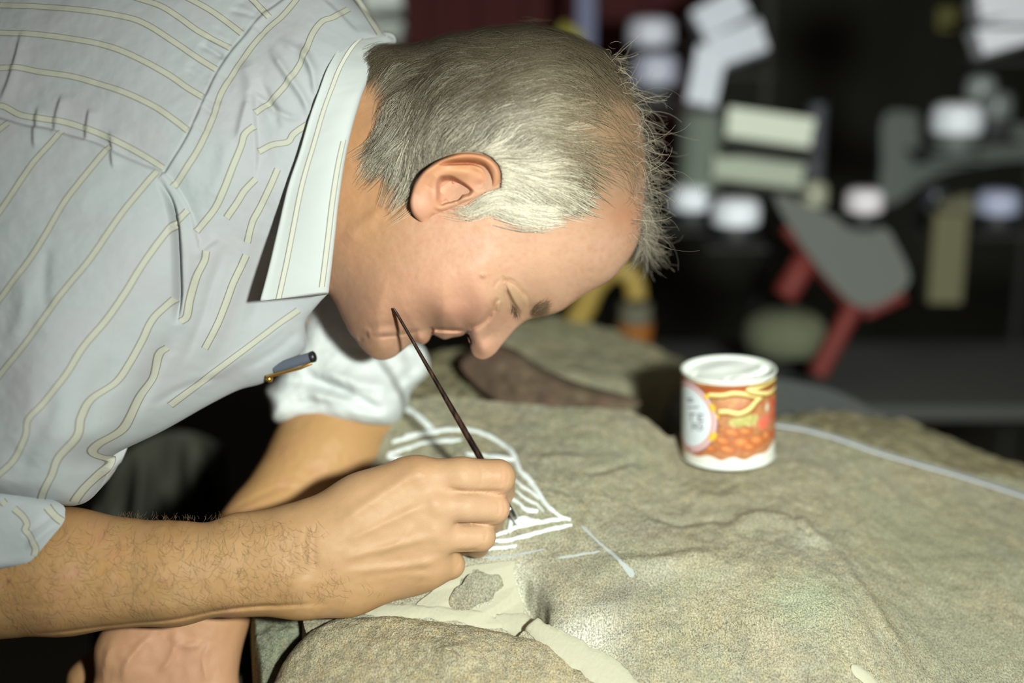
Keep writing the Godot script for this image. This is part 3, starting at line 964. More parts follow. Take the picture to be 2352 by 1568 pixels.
func near_arm() -> Buf:
	var bones := []
	bones += bone([-170, 1325, 120, 150, 150, 1312, 150, 134, 400, 1317, 155, 108, 640, 1292, 155, 88, 760, 1268, 150, 84], 30)
	bones += bone([560, 1236, 150, 50, 700, 1228, 155, 54, 830, 1160, 150, 56, 930, 1105, 150, 46], 60)
	bones += bone([560, 1350, 160, 48, 700, 1356, 165, 46, 800, 1340, 140, 58, 950, 1318, 110, 46], 60)
	arm_bones = bones.duplicate()
	# metacarpals
	bones += bone([750, 1230, 150, 60, 966, 1098, 160, 43], 50)
	bones += bone([750, 1260, 165, 55, 1003, 1165, 172, 40], 50)
	bones += bone([750, 1290, 160, 52, 1003, 1236, 160, 38], 50)
	bones += bone([760, 1310, 145, 52, 988, 1300, 138, 36], 50)
	# thumb, closing on the brush from behind
	bones += bone([800, 1200, 90, 56, 930, 1160, 20, 46], 40)
	bones += bone([930, 1160, 20, 40, 1040, 1150, -20, 34, 1118, 1150, 10, 27], 14)
	# fingers
	bones += bone([966, 1096, 160, 41, 1060, 1092, 162, 38, 1143, 1095, 138, 39], 16)
	bones += bone([1143, 1095, 138, 38, 1150, 1128, 62, 31, 1128, 1146, 40, 26], 6)
	bones += bone([1003, 1163, 172, 37, 1070, 1163, 168, 33, 1134, 1167, 136, 35], 9)
	bones += bone([1134, 1167, 136, 34, 1128, 1196, 62, 29, 1098, 1205, 20, 25], 6)
	bones += bone([1003, 1234, 160, 34, 1104, 1232, 128, 33], 8)
	bones += bone([1104, 1232, 128, 32, 1096, 1252, 60, 27, 1062, 1250, 20, 24], 6)
	bones += bone([985, 1304, 130, 38, 1034, 1297, 106, 32], 26)
	bones += bone([1036, 1297, 108, 30, 1024, 1308, 54, 25, 990, 1300, 20, 23], 6)
	var b := limb(bones, 5.0)
	var r := Raster.new(A2(-260, 0, 150).x, A2(0, 1520, 150).y, A2(1230, 0, 150).x, A2(0, 1000, 150).y, 3.0)
	var f := func(list: Array) -> PackedVector2Array: return spline(px2(list, 185), false, 4.0)
	# forearm: the long fold below, tendons, wrist bone
	r.stroke(f.call([60, 1452, 200, 1438, 298, 1428, 418, 1413, 537, 1392, 640, 1384, 700, 1380, 760, 1380]), 5.0, -13.0)
	r.stroke(f.call([100, 1420, 300, 1396, 480, 1380, 640, 1358]), 26.0, 6.0)
	r.stroke(f.call([300, 1240, 500, 1232, 640, 1216, 720, 1196]), 18.0, 6.0)
	r.blob(px2([700, 1330], 185)[0], 34, 26, 0.2, 11)
	r.blob(px2([480, 1275], 185)[0], 150, 40, 0.1, 5)
	r.stroke(f.call([715, 1195, 708, 1240, 712, 1290]), 5.0, -2.5)
	r.stroke(f.call([735, 1190, 728, 1240, 734, 1300]), 5.0, -2.0)
	# tendons, veins and creases on the back of the hand
	r.stroke(f.call([780, 1200, 850, 1150, 920, 1105, 965, 1075]), 13.0, 6.0)
	r.stroke(f.call([800, 1235, 900, 1190, 985, 1150]), 9.0, 5.0)
	r.stroke(f.call([790, 1275, 900, 1250, 1000, 1228]), 9.0, 6.0)
	r.stroke(f.call([800, 1305, 900, 1300, 985, 1290, 1010, 1275]), 9.0, 6.0)
	r.stroke(f.call([860, 1270, 920, 1240, 950, 1200]), 9.0, 2.5)
	r.stroke(f.call([870, 1330, 930, 1318, 1000, 1325]), 9.0, 3.0)
	r.blob(px2([965, 1082], 185)[0], 26, 22, 0.0, 8)
	r.blob(px2([1000, 1150], 185)[0], 22, 20, 0.0, 5)
	r.blob(px2([1000, 1222], 185)[0], 22, 20, 0.0, 5)
	r.blob(px2([985, 1288], 185)[0], 22, 18, 0.0, 5)
	r.stroke(f.call([1024, 1116, 1045, 1124, 1080, 1130, 1130, 1130, 1166, 1131]), 4.0, -9.0)
	r.stroke(f.call([1048, 1194, 1058, 1203, 1090, 1206, 1150, 1203]), 4.0, -9.0)
	r.stroke(f.call([1044, 1266, 1060, 1270, 1098, 1268]), 4.0, -9.0)
	for q in [[1135, 1066, 1140, 1092, 1135, 1120], [1150, 1066, 1155, 1092, 1150, 1122], [1162, 1075, 1166, 1095, 1162, 1118], [1142, 1148, 1147, 1165, 1144, 1188], [1154, 1150, 1158, 1167, 1156, 1188], [1112, 1214, 1117, 1230, 1112, 1248], [1050, 1284, 1053, 1297, 1048, 1312], [1103, 1062, 1108, 1092, 1103, 1122]]:
		r.stroke(f.call(q), 2.6, -3.0)
	r.blob(px2([1145, 1090], 185)[0], 18, 22, 0.0, 5)
	for k in r.d.size(): r.d[k] += noise.get_noise_2d((k % r.w) * 5.0, (k / r.w) * 9.0) * 1.6
	var t := Tints.new(r.x0, r.y0, r.x0 + r.w * 3.0, r.y0 + r.h * 3.0, 4.0, TAN)
	for k in 9000: t.blob(Vector2(rng.randf_range(r.x0, r.x0 + r.w * 3.0), rng.randf_range(r.y0, r.y0 + r.h * 3.0)), rng.randf_range(3, 8), rng.randf_range(3, 6), rng.randf() * 3.0, TAN * [Color(0.82, 0.78, 0.7), Color(1.16, 1.14, 1.15)][k % 2], rng.randf_range(0.15, 0.45))
	for k in 500: t.blob(Vector2(rng.randf_range(r.x0, r.x0 + r.w * 3.0), rng.randf_range(r.y0, r.y0 + r.h * 3.0)), rng.randf_range(6, 26), rng.randf_range(5, 16), rng.randf() * 0.8, TAN * Color(rng.randf_range(0.9, 1.1), rng.randf_range(0.85, 1.12), rng.randf_range(0.75, 1.3)), 0.5)
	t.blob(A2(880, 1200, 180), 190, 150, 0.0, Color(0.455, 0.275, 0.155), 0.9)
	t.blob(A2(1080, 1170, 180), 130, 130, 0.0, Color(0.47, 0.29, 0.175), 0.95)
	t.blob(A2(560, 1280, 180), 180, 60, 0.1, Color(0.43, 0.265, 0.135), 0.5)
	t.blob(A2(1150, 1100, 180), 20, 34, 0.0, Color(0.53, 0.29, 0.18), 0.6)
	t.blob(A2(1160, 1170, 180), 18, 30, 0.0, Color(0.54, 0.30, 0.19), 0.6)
	for q in [[497, 1206], [558, 1352], [38, 1324], [240, 1344]]: t.blob(A2(q[0], q[1], 230), 4, 4, 0, Color(0.16, 0.08, 0.04), 0.8)
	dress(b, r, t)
	return b

func far_arm() -> Buf:
	var bones := []
	bones += bone([820, 830, -440, 120, 800, 930, -390, 134, 748, 1040, -290, 128, 610, 1215, -150, 100, 480, 1350, -70, 84], 40)
	bones += bone([470, 1370, -50, 84, 300, 1500, 10, 84], 60)
	bones += bone([480, 1380, -50, 76, 262, 1620, 30, 46, 250, 1760, -30, 38, 256, 1830, -110, 32], 60)
	bones += bone([480, 1380, -50, 76, 350, 1650, 45, 46, 345, 1800, -10, 38, 350, 1880, -100, 32], 50)
	bones += bone([480, 1380, -50, 76, 430, 1650, 40, 44, 440, 1790, -10, 36, 445, 1870, -100, 30], 50)
	bones += bone([480, 1380, -50, 76, 500, 1620, 20, 42, 525, 1740, -20, 33, 535, 1800, -90, 28], 50)
	bones += bone([330, 1450, -60, 60, 200, 1560, -90, 40, 170, 1660, -120, 32], 30)
	var b := limb(bones, 7.0)
	var r := Raster.new(A2(120, 0, -50).x, A2(0, 1920, -50).y, A2(980, 0, -300).x, A2(0, 840, -300).y, 4.0)
	var f := func(list: Array) -> PackedVector2Array: return spline(px2(list, 60), false, 4.0)
	r.stroke(f.call([360, 1450, 330, 1475, 300, 1520, 290, 1568]), 8.0, 7.0)
	r.stroke(f.call([395, 1445, 410, 1470, 440, 1480, 470, 1476]), 7.0, 7.0)
	r.stroke(f.call([410, 1470, 395, 1510, 370, 1540]), 7.0, 6.0)
	r.stroke(f.call([480, 1476, 470, 1520, 480, 1568]), 7.0, 5.0)
	r.stroke(f.call([560, 1420, 540, 1480, 520, 1560]), 10.0, 5.0)
	r.stroke(f.call([262, 1470, 250, 1520, 240, 1568]), 10.0, 4.0)
	r.stroke(f.call([500, 1190, 560, 1160, 620, 1135, 660, 1145]), 7.0, -5.0)
	for k in r.d.size(): r.d[k] += noise.get_noise_2d((k % r.w) * 12.0, (k / r.w) * 12.0) * 2.5
	var t := Tints.new(r.x0, r.y0, r.x0 + r.w * 4.0, r.y0 + r.h * 4.0, 8.0, Color(0.46, 0.26, 0.11))
	t.blob(A2(390, 1520, 40), 210, 150, 0.0, Color(0.50, 0.265, 0.165), 0.95)
	for k in 200: t.blob(Vector2(rng.randf_range(r.x0, r.x0 + r.w * 4.0), rng.randf_range(r.y0, r.y0 + r.h * 4.0)), rng.randf_range(10, 30), rng.randf_range(8, 20), rng.randf() * 3.0, Color(0.46, 0.235, 0.13), 0.4)
	dress(b, r, t)
	return b

func trunk() -> Buf:
	var bones := []
	bones += bone([800, 400, 0, 150, 560, 380, -20, 165, 300, 330, -60, 190, -200, 300, -120, 230, -700, 420, -160, 230, -1100, 900, -180, 200], 80)
	bones += bone([330, 520, 100, 110, -170, 1325, 120, 125], 60)
	bones += bone([560, 480, -260, 110, 820, 850, -440, 115], 60)
	# the hips and thighs, out of the picture, so that he stands on something
	bones += bone([-1100, 900, -60, 170, -1500, 1900, -100, 150, -1600, 3300, -600, 110], 60)
	bones += bone([-1100, 900, -300, 170, -1500, 1900, -480, 150, -1600, 3300, -1000, 110], 60)
	var b := limb(bones, 26.0)
	b.paint(SKIN)
	return b

var arm_bones := []

func skin_z(p: Vector2) -> float:
	var z := 330.0
	for k in 14:
		var f := bone_field(arm_bones, Vector3(p.x, p.y, z))
		if f < 0.6: break
		z -= f * 0.95
	return z if z > 120.0 else -1e9

func arm_hairs() -> Buf:
	var b := Buf.new()
	for k in 1500:
		var u := rng.randf(); var v := rng.randf_range(-0.94, 0.94)
		var x := lerpf(10, 880, u)
		var mid := lerpf(1312, 1270, u); var half := lerpf(135, 96, minf(u * 1.4, 1.0))
		if x > 760 and (v < 0.2 or rng.randf() < 0.5): continue
		var c := A2(x, mid + half * v, 230)
		var pts := PackedVector3Array(); var nor := PackedVector3Array()
		var dir := Vector2(rng.randf_range(-0.1, 1.0), rng.randf_range(-1.0, -0.2)).normalized() * rng.randf_range(12, 32)
		var bend := rng.randf_range(-1.0, 1.0)
		var ok := true
		for j in 4:
			var q := c + dir.rotated(bend * j / 3.0) * (j / 3.0)
			var z := skin_z(q)
			if z < -1e8: ok = false
			pts.append(Vector3(q.x, q.y, z + 6.0 + j * 1.0)); nor.append(Vector3(0, 0.2, 1).normalized())
		if ok: strand(b, pts, nor, 0.42, 0.18, Color(0.19, 0.11, 0.045))
	for k in 130:      # a fringe of fine hairs along the top of the forearm
		var x := rng.randf_range(260, 660)
		var p := A(x, lerpf(1183, 1196, clampf((x - 240) / 120.0, 0, 1)) - maxf(0.0, x - 480) * 0.06, 150)
		p.z = rng.randf_range(110, 190)
		var pts := PackedVector3Array(); var nor := PackedVector3Array()
		var d := Vector3(rng.randf_range(-0.9, 0.9), 0.8, rng.randf_range(0.0, 0.5)).normalized() * rng.randf_range(10, 22)
		for j in 4:
			pts.append(p + d * (j / 3.0) + Vector3(sin(j * 0.8) * 2.0, 0, 0)); nor.append(Vector3(0, 0.3, 1).normalized())
		strand(b, pts, nor, 0.55, 0.2, Color(0.16, 0.09, 0.04))
	return b

func build_person() -> void:
	var person := thing("person", "grey-haired man in a pale striped shirt bending over the boulder, brush in hand", "person", Vector3(-0.35, 0.0, 0.05))
	sculpt_head()
	var body := head_mesh()
	body.add(ear_mesh())
	body.add(ear_mesh(-1.0))
	body.normals()
	for part in [near_arm(), far_arm(), trunk()]: body.add(part)
	var m := mat(Color.WHITE, 0.5, true)
	m.metallic_specular = 0.32
	bumpy(m, noise_map(0.07, 3, 5.0), 36.0, 0.34)
	put("body", body, m, person)
	var hm := mat(Color.WHITE, 0.45, true)
	hm.metallic_specular = 0.4
	put("hair", hair_mesh(), hm, person)
	put("eyebrow", brow_mesh(), hm, person)
	put("eyelashes", lash_mesh(), hm, person)
	tag(put("arm_hair", arm_hairs(), hm, person), "", "", "", "stuff")
	dress_him(person)

# ------------------------------------------------------------------ shirt
var cloth: Raster

func ribbon(b: Buf, r, pts: PackedVector2Array, from: float, to: float, lift: float, col: Color) -> void:
	var k := b.v.size()
	var n := pts.size()
	for j in n:
		var t := (pts[mini(j + 1, n - 1)] - pts[maxi(j - 1, 0)]).normalized()
		var s := Vector2(-t.y, t.x)
		for e in [from, to]:
			var p: Vector2 = pts[j] + s * e
			b.v.append(Vector3(p.x, p.y, r.sample(p.x, p.y)) + r.normal(p.x, p.y) * lift)
			b.n.append(r.normal(p.x, p.y))
			b.c.append(col)
	for j in n - 1: b.quad(k + 2 * j, k + 2 * j + 1, k + 2 * j + 3, k + 2 * j + 2)

func stripe(parent: Node3D, r, list: Array, m: Material, wide := 11.0) -> void:
	var pts := curve_on(r, list, 5.0)
	var b := Buf.new()
	ribbon(b, r, pts, -wide * 0.5, wide * 0.5, 1.3, Color(0.41, 0.405, 0.345))
	ribbon(b, r, pts, -wide * 0.5 - 1.5, -wide * 0.5 + 0.2, 1.7, Color(0.23, 0.215, 0.17))
	ribbon(b, r, pts, wide * 0.5 - 0.2, wide * 0.5 + 1.5, 1.7, Color(0.23, 0.215, 0.17))
	put("stripe", b, m, parent)

func outline3(list: Array) -> PackedVector2Array:
	var out := PackedVector2Array()
	for k in range(0, list.size(), 3): out.append(A2(list[k], list[k + 1], list[k + 2]))
	return out

# heights of a puffed piece of cloth: from the edge height to the inner height over a rounding distance
func puff(out: PackedVector2Array, edge: Plate, inner: Plate, rounding: float, step: float, x_a: float, y_a: float, x_b: float, y_b: float, wave := 3.0) -> Raster:
	var re := plate_raster(edge, x_a, y_a, x_b, y_b, 22.0)
	var ri := plate_raster(inner, x_a, y_a, x_b, y_b, 22.0)
	var rd := inside_raster(even(out, 8.0), x_a, y_a, x_b, y_b, 9.0)
	var r := Raster.new(x_a, y_a, x_b, y_b, step)
	for iy in r.h:
		for ix in r.w:
			var x := x_a + ix * step; var y := y_a + iy * step
			var t := clampf(rd.sample(x, y) / rounding, 0.0, 1.0)
			var e := re.sample(x, y)
			r.d[iy * r.w + ix] = e + (ri.sample(x, y) - e) * sqrt(1.0 - (1.0 - t) * (1.0 - t)) + noise.get_noise_2d(x * 0.75 + 77.0, y * 0.75) * wave + noise.get_noise_2d(x * 2.0, y * 2.0) * wave * 0.3
	return r

func close_back(c: Vector2, ring: PackedVector2Array, r, front: Buf, rings: int, deep: float) -> Buf:
	var flat := Tints.new(-10, -10, 10, 10, 10, Color(0.7, 0.72, 0.74))
	var k := dome(c, ring, radii(14, 0.5), r, flat, 1.0, 0.0, false)
	var n := ring.size()
	for j in 14:
		for e in n:
			var v := k.v[1 + j * n + e]
			k.v[1 + j * n + e] = front.v[1 + (rings - 1) * n + e] if j == 13 else Vector3(v.x, v.y, minf(v.z, front.v[1 + (rings - 1) * n + e].z) - deep * sqrt(1.0 - float(j + 1) / 14.0))
	k.v[0].z = k.v[1].z
	k.flip()
	return k

func dress_him(person: Node3D) -> void:
	var fabric := mat(Color.WHITE, 0.85, true)
	fabric.metallic_specular = 0.25
	bumpy(fabric, noise_map(0.22, 11, 2.0), 26.0, 0.16)
	var shirt := Node3D.new()
	shirt.name = "shirt"
	person.add_child(shirt)
	var out := spline(outline3([905, 97, 0, 850, 130, 60, 800, 220, 150, 775, 340, 190, 752, 460, 190, 745, 560, 160, 748, 640, 90, 757, 668, 60, 738, 692, 40, 718, 715, 30, 703, 738, 20, 700, 770, 20, 702, 795, 20, 676, 826, 20, 645, 852, 20, 600, 880, 30, 545, 896, 40, 470, 934, 60, 375, 988, 90,
		265, 1045, 120, 252, 1080, 140, 232, 1118, 160, 207, 1146, 180, 176, 1160, 190, 120, 1158, 200, 60, 1148, 200, 0, 1137, 200, -90, 1118, 200, -190, 1060, 180, -260, 700, 120, -300, 300, 60, -260, -80, 0, 60, -190, -20, 420, -190, -20, 690, -130, -20, 780, -45, -20, 812, 0, -10, 846, 33, -10, 882, 70, 0]), true, 5.0)
	var inner := three([850, 60, 60, 800, 40, 110, 880, 100, 70, 760, 150, 205, 720, 300, 222, 700, 450, 205, 690, 600, 120, 620, 690, 92, 700, 700, 70, 680, 790, 60, 600, 850, 72, 500, 880, 95, 400, 950, 130, 300, 1000, 190, 560, 600, 165, 480, 700, 190, 450, 800, 175,
		385, 620, 285, 350, 500, 296, 250, 450, 305, 150, 600, 330, 150, 800, 338, 200, 1000, 312, 120, 1100, 305, 0, 900, 325, -100, 800, 300, 0, 500, 308, 0, 300, 275, 100, 200, 245, 300, 200, 258, 500, 150, 232, 600, 50, 188, 450, 0, 190, 200, 0, 190, 0, 0, 170, 0, -100, 120, 400, -120, 110,
		520, 330, 268, 600, 330, 250, 640, 200, 240, 560, 450, 238])
	var edge := three([905, 97, 0, 780, 300, 190, 745, 560, 140, 700, 770, 10, 545, 896, 30, 375, 988, 80, 252, 1080, 140, 120, 1158, 200, -190, 1060, 180, -300, 300, 60, -260, -80, 0, 420, -190, -20, 812, 0, -10, 300, 500, 150])
	var xa := A2(-330, 0, 0).x; var ya := A2(0, 1200, 0).y; var xb := A2(930, 0, 0).x; var yb := A2(0, -220, 0).y
	cloth = puff(out, edge, inner, 62.0, 3.0, xa, ya, xb, yb)
	var r := cloth
	var f := func(list: Array) -> PackedVector2Array: return curve_on(cloth, list, 8.0)
	# yoke seam with gathers behind it
	var yoke: PackedVector2Array = f.call([668, -22, 647, 0, 594, 40, 562, 80, 531, 116, 498, 165, 469, 223, 433, 304, 400, 360, 376, 394])
	r.stroke(yoke, 2.5, 5.0, 16.0, false)
	r.stroke(yoke, 3.0, -3.5, 0.0, false)
	for k in 15:
		var t := rng.randf_range(0.1, 0.8)
		var p: Vector2 = yoke[int(t * (yoke.size() - 1))]
		var d := Vector2(-0.75, 0.45).rotated(rng.randf_range(-0.3, 0.3))
		var sg := 1.0 if k % 3 else -0.6
		r.stroke(PackedVector2Array([p, p + d * 34.0 * sg, p + (d * 70.0 + Vector2(-6, 0)) * sg]), 6.0, rng.randf_range(-5, -2))
	# armhole seam
	r.stroke(f.call([-40, 262, 0, 270, 60, 287, 110, 294, 160, 310, 220, 327, 270, 352, 330, 378, 372, 394, 402, 428, 432, 482, 450, 548]), 3.0, -9.0, 22.0, false)
	r.stroke(f.call([-40, 262, 0, 270, 60, 287, 110, 294, 160, 310, 220, 327, 270, 352, 330, 378, 372, 394, 402, 428, 432, 482]), 3.0, -3.0, 0.0, false)
	for q in [[48, 70, 34, 130, 16, 190, -6, 240], [142, 214, 130, 252, 116, 312], [204, 246, 198, 284, 190, 326], [88, 240, 80, 290, 76, 345], [250, 300, 256, 340, 258, 390]]:
		r.stroke(f.call(q), 4.0, 7.0, 20.0)
	# the sleeve folds over at the armpit
	var pit: PackedVector2Array = f.call([362, 410, 386, 460, 399, 520, 404, 600, 406, 680, 404, 745])
	r.stroke(pit, 5.0, -30.0)
	r.stroke(pit, 4.0, -16.0, 44.0)
	r.stroke(f.call([420, 520, 432, 600, 430, 690, 412, 760]), 12.0, 10.0)
	# folds of the front and of the sleeve
	r.stroke(f.call([580, 196, 584, 262, 590, 350, 587, 410]), 4.0, -12.0, 40.0)
	r.stroke(f.call([560, 140, 575, 180, 580, 230]), 16.0, 7.0)
	r.stroke(f.call([620, 110, 660, 170, 700, 230, 715, 280]), 9.0, 11.0)
	r.stroke(f.call([570, 205, 610, 235, 650, 262, 690, 275]), 8.0, -8.0)
	r.stroke(f.call([545, 330, 560, 270, 572, 215]), 9.0, 8.0)
	r.stroke(f.call([690, 100, 716, 160, 728, 230]), 8.0, 9.0)
	r.stroke(f.call([640, 90, 700, 130, 740, 190]), 10.0, 6.0)
	r.stroke(f.call([590, 180, 620, 230, 640, 300]), 9.0, -6.0)
	r.stroke(f.call([480, 480, 500, 430, 520, 360, 530, 300]), 18.0, 7.0)
	r.stroke(f.call([455, 600, 470, 575, 490, 560, 508, 548]), 4.0, 6.0, 16.0)
	r.stroke(f.call([605, 470, 575, 560, 540, 660, 500, 760, 470, 830]), 14.0, 9.0)
	r.stroke(f.call([640, 560, 600, 660, 570, 760]), 14.0, -8.0)
	r.stroke(f.call([520, 560, 490, 640, 460, 740, 420, 840]), 9.0, -8.0)
	r.stroke(f.call([690, 710, 620, 770, 540, 830, 440, 900]), 12.0, 9.0)
	r.stroke(f.call([700, 750, 640, 800, 560, 850]), 10.0, -6.0)
	r.stroke(f.call([395, 745, 380, 800, 340, 880, 300, 960, 270, 1030]), 12.0, -10.0)
	r.stroke(f.call([360, 700, 330, 800, 290, 880, 240, 960]), 22.0, 9.0)
	r.stroke(f.call([260, 820, 220, 900, 200, 980, 190, 1060, 160, 1130]), 20.0, -8.0)
	r.stroke(f.call([120, 880, 100, 960, 60, 1040, 40, 1110]), 22.0, -7.0)
	r.stroke(f.call([110, 560, 100, 640, 105, 720]), 14.0, -5.0)
	r.stroke(f.call([60, 620, 50, 720, 20, 800]), 18.0, 5.0)
	r.stroke(f.call([736, -10, 780, 30, 826, 78]), 5.0, -7.0, 30.0)
	r.stroke(f.call([345, 935, 420, 890, 520, 862]), 8.0, -6.0)
	var tint := Tints.new(xa, ya, xb, yb, 24.0, Color(0.365, 0.375, 0.385))
	for k in 260: tint.blob(Vector2(rng.randf_range(xa, xb), rng.randf_range(ya, yb)), rng.randf_range(20, 70), rng.randf_range(20, 60), rng.randf() * 3.0, [Color(0.37, 0.352, 0.372), Color(0.355, 0.39, 0.395)][k % 2], 0.5)
	var c := A2(330, 470, 250)
	var ring := even(out, 4.5)
	var rings := radii(250, 0.35)
	var b := dome(c, ring, rings, r, tint, 1.0, 0.0, false)
	b.add(close_back(c, ring, r, b, 250, 330.0))
	put("shirt_cloth", b, fabric, shirt)
	for q in [[0, 13, 89, 16, 201, 25, 290, 40, 339, 58, 402, 98, 455, 134, 497, 160], [-60, 74, 0, 76, 89, 80, 179, 92, 250, 107, 313, 132, 384, 170, 429, 201, 467, 224], [-60, 160, 0, 157, 45, 156, 89, 165, 165, 176, 223, 192, 290, 214, 357, 246, 402, 277, 432, 300],
			[-50, 235, 0, 243, 13, 246, 45, 263, 80, 270, 143, 279, 188, 292, 232, 308, 290, 335, 339, 362, 376, 386], [300, -8, 366, 13, 411, 40, 451, 69, 491, 92, 529, 111], [420, -10, 473, 18, 513, 45, 556, 78], [560, -20, 590, 10, 618, 40],
			[684, -6, 674, 9, 647, 40, 616, 67, 580, 107, 540, 165, 509, 214, 487, 277, 460, 335, 424, 393, 397, 429], [800, 22, 766, 40, 741, 49, 719, 76, 701, 116, 692, 143, 661, 188, 625, 232, 585, 259], [583, 290, 562, 308, 554, 335, 536, 379, 513, 437, 491, 482, 451, 531],
			[705, 286, 674, 308, 661, 326, 625, 333, 594, 348], [587, 411, 562, 437, 545, 464, 520, 500], [638, 388, 620, 429, 594, 482, 580, 509, 568, 556], [565, 585, 536, 647, 518, 696, 496, 750, 470, 800], [473, 576, 469, 598, 451, 634, 436, 684, 428, 726, 414, 738],
			[254, 337, 223, 370, 179, 424, 143, 473, 107, 536, 67, 598, 0, 688, -50, 750], [143, 303, 120, 326, 80, 370, 54, 406, 22, 455, -10, 500], [20, 282, 0, 297, -30, 320], [361, 394, 330, 429, 286, 482, 245, 540, 201, 603, 142, 674, 62, 785, 0, 862, -40, 910],
			[430, 484, 397, 513, 350, 575, 313, 630, 290, 668, 247, 730, 191, 797, 148, 865, 99, 927, 65, 964, 59, 1001, 31, 1057, -10, 1095], [398, 686, 352, 730, 327, 779, 296, 835, 265, 878, 210, 915, 185, 958, 176, 1001, 133, 1051, 117, 1094, 95, 1147],
			[384, 797, 364, 813, 352, 865, 321, 909, 278, 983, 222, 1020, 210, 1040, 214, 1075, 188, 1125, 170, 1152], [685, 711, 642, 742, 593, 779, 543, 816, 444, 890, 390, 930], [818, -2, 846, 40, 872, 80]]:
		stripe(shirt, r, q, fabric)
	# collar: outer edge, fold along the neck, then down inside
	var oa := PackedVector3Array(); var ob := PackedVector3Array()
	for q in [[826, 80, 70], [786, 103, 150], [754, 152, 212], [732, 210, 236], [710, 272, 244], [688, 348, 248], [661, 429, 246], [638, 527, 242], [616, 620, 236], [597, 691, 230]]: oa.append(A(q[0], q[1], q[2]))
	for q in [[912, 92, -30], [868, 140, 110], [838, 200, 190], [821, 250, 216], [804, 312, 232], [790, 379, 238], [777, 469, 238], [770, 536, 232], [760, 625, 214], [754, 674, 200]]: ob.append(A(q[0], q[1], q[2]))
	oa = spline3(oa, 6.0); ob = spline3(ob, 6.0)
	var rows := 130
	var cb := Buf.new()
	var prof := [[0.0, -3.0], [0.0, 2.0], [0.03, 5.0], [0.06, 3.0], [0.12, 3.2], [0.2, 6.0], [0.35, 10.0], [0.5, 13.0], [0.65, 15.0], [0.8, 15.0], [0.9, 12.0], [0.96, 7.0], [0.99, 1.0], [1.0, -5.0], [0.99, -14.0], [0.93, -26.0], [0.8, -34.0], [0.5, -22.0], [0.2, -10.0], [0.03, -6.0]]
	var line: Array[PackedVector3Array] = []
	for j in rows + 1:
		var t := float(j) / rows
		var a := oa[mini(int(t * (oa.size() - 1)), oa.size() - 1)]; var e := ob[mini(int(t * (ob.size() - 1)), ob.size() - 1)]
		var fa := t * (oa.size() - 1); var fb := t * (ob.size() - 1)
		if t < 1.0:
			a = oa[int(fa)].lerp(oa[int(fa) + 1], fa - int(fa)); e = ob[int(fb)].lerp(ob[int(fb) + 1], fb - int(fb))
		var nrm := Vector3(0.05, 0.05, 1).lerp(Vector3(0.2, 0.9, 0.3), clampf(1.0 - t * 5.0, 0, 1)).normalized()
		var row := PackedVector3Array()
		for q in prof: row.append(a.lerp(e, q[0]) + nrm * (q[1] + noise.get_noise_2d(j * 5.0, q[0] * 90.0) * 3.0 * sin(q[0] * PI)))
		line.append(row)
		cb.v.append_array(row)
	var np := prof.size()
	for j in rows:
		for k in np: cb.quad(j * np + k, j * np + (k + 1) % np, (j + 1) * np + (k + 1) % np, (j + 1) * np + k)
	for k in range(1, np - 1):
		cb.i.append(rows * np); cb.i.append(rows * np + k); cb.i.append(rows * np + k + 1)
		cb.i.append(0); cb.i.append(k + 1); cb.i.append(k)
	cb.normals()
	if cb.n[60 * np + 8].z < 0.0:
		cb.flip(); cb.normals()
	cb.paint(Color(0.465, 0.485, 0.475))
	var collar := put("collar", cb, fabric, shirt)
	for band in [[0.28, 0.05, 1.0], [0.9, 0.55, 0.98]]:
		var sb := Buf.new()
		for lane in [[-5.0, 5.0, 1.2, Color(0.50, 0.495, 0.43)], [-6.4, -4.8, 1.6, Color(0.23, 0.215, 0.17)], [4.8, 6.4, 1.6, Color(0.23, 0.215, 0.17)]]:
			var k0 := sb.v.size()
			var cnt := 0
			for j in range(int(band[1] * rows), int(band[2] * rows) + 1):
				var q := 0
				while prof[q + 1][0] < band[0] or q < 3: q += 1
				var u: float = (band[0] - prof[q][0]) / (prof[q + 1][0] - prof[q][0])
				var p := line[j][q].lerp(line[j][q + 1], u)
				var sx := (line[j][q + 1] - line[j][q]).normalized()
				var nn := Vector3(0, 0, 1).lerp(Vector3(0.2, 0.9, 0.3), clampf(1.0 - float(j) / rows * 5.0, 0, 1)).normalized()
				for e in [lane[0], lane[1]]:
					sb.v.append(p + sx * e + nn * lane[2]); sb.n.append(nn); sb.c.append(lane[3])
				cnt += 1
			for j in cnt - 1: sb.quad(k0 + 2 * j, k0 + 2 * j + 1, k0 + 2 * j + 3, k0 + 2 * j + 2)
		put("stripe", sb, fabric, shirt)
	# rolled cuff of the near sleeve
	var co := spline(outline3([-200, 1090, 230, 0, 1122, 260, 100, 1142, 262, 148, 1160, 250, 151, 1180, 262, 148, 1196, 272, 128, 1222, 288, 75, 1284, 288, 40, 1298, 280, 0, 1306, 270, -200, 1350, 240]), true, 4.0)
	var ci := three([-100, 1200, 306, 0, 1200, 306, 100, 1200, 300, 140, 1175, 272, 40, 1270, 296, 0, 1140, 290, -150, 1250, 300, 60, 1160, 290])
	var ce := three([-200, 1090, 230, 0, 1122, 262, 148, 1165, 256, 128, 1222, 288, 40, 1298, 282, -200, 1350, 240])
	var cr := puff(co, ce, ci, 18.0, 3.0, A2(-230, 0, 250).x, A2(0, 1370, 250).y, A2(175, 0, 250).x, A2(0, 1070, 250).y, 2.0)
	cr.stroke(curve_on(cr, [150, 1192, 100, 1225, 60, 1262]), 8.0, 5.0)
	cr.stroke(curve_on(cr, [130, 1175, 90, 1205, 50, 1230]), 6.0, -4.0)
	var cring := even(co, 4.0)
	var cc := A2(0, 1210, 290)
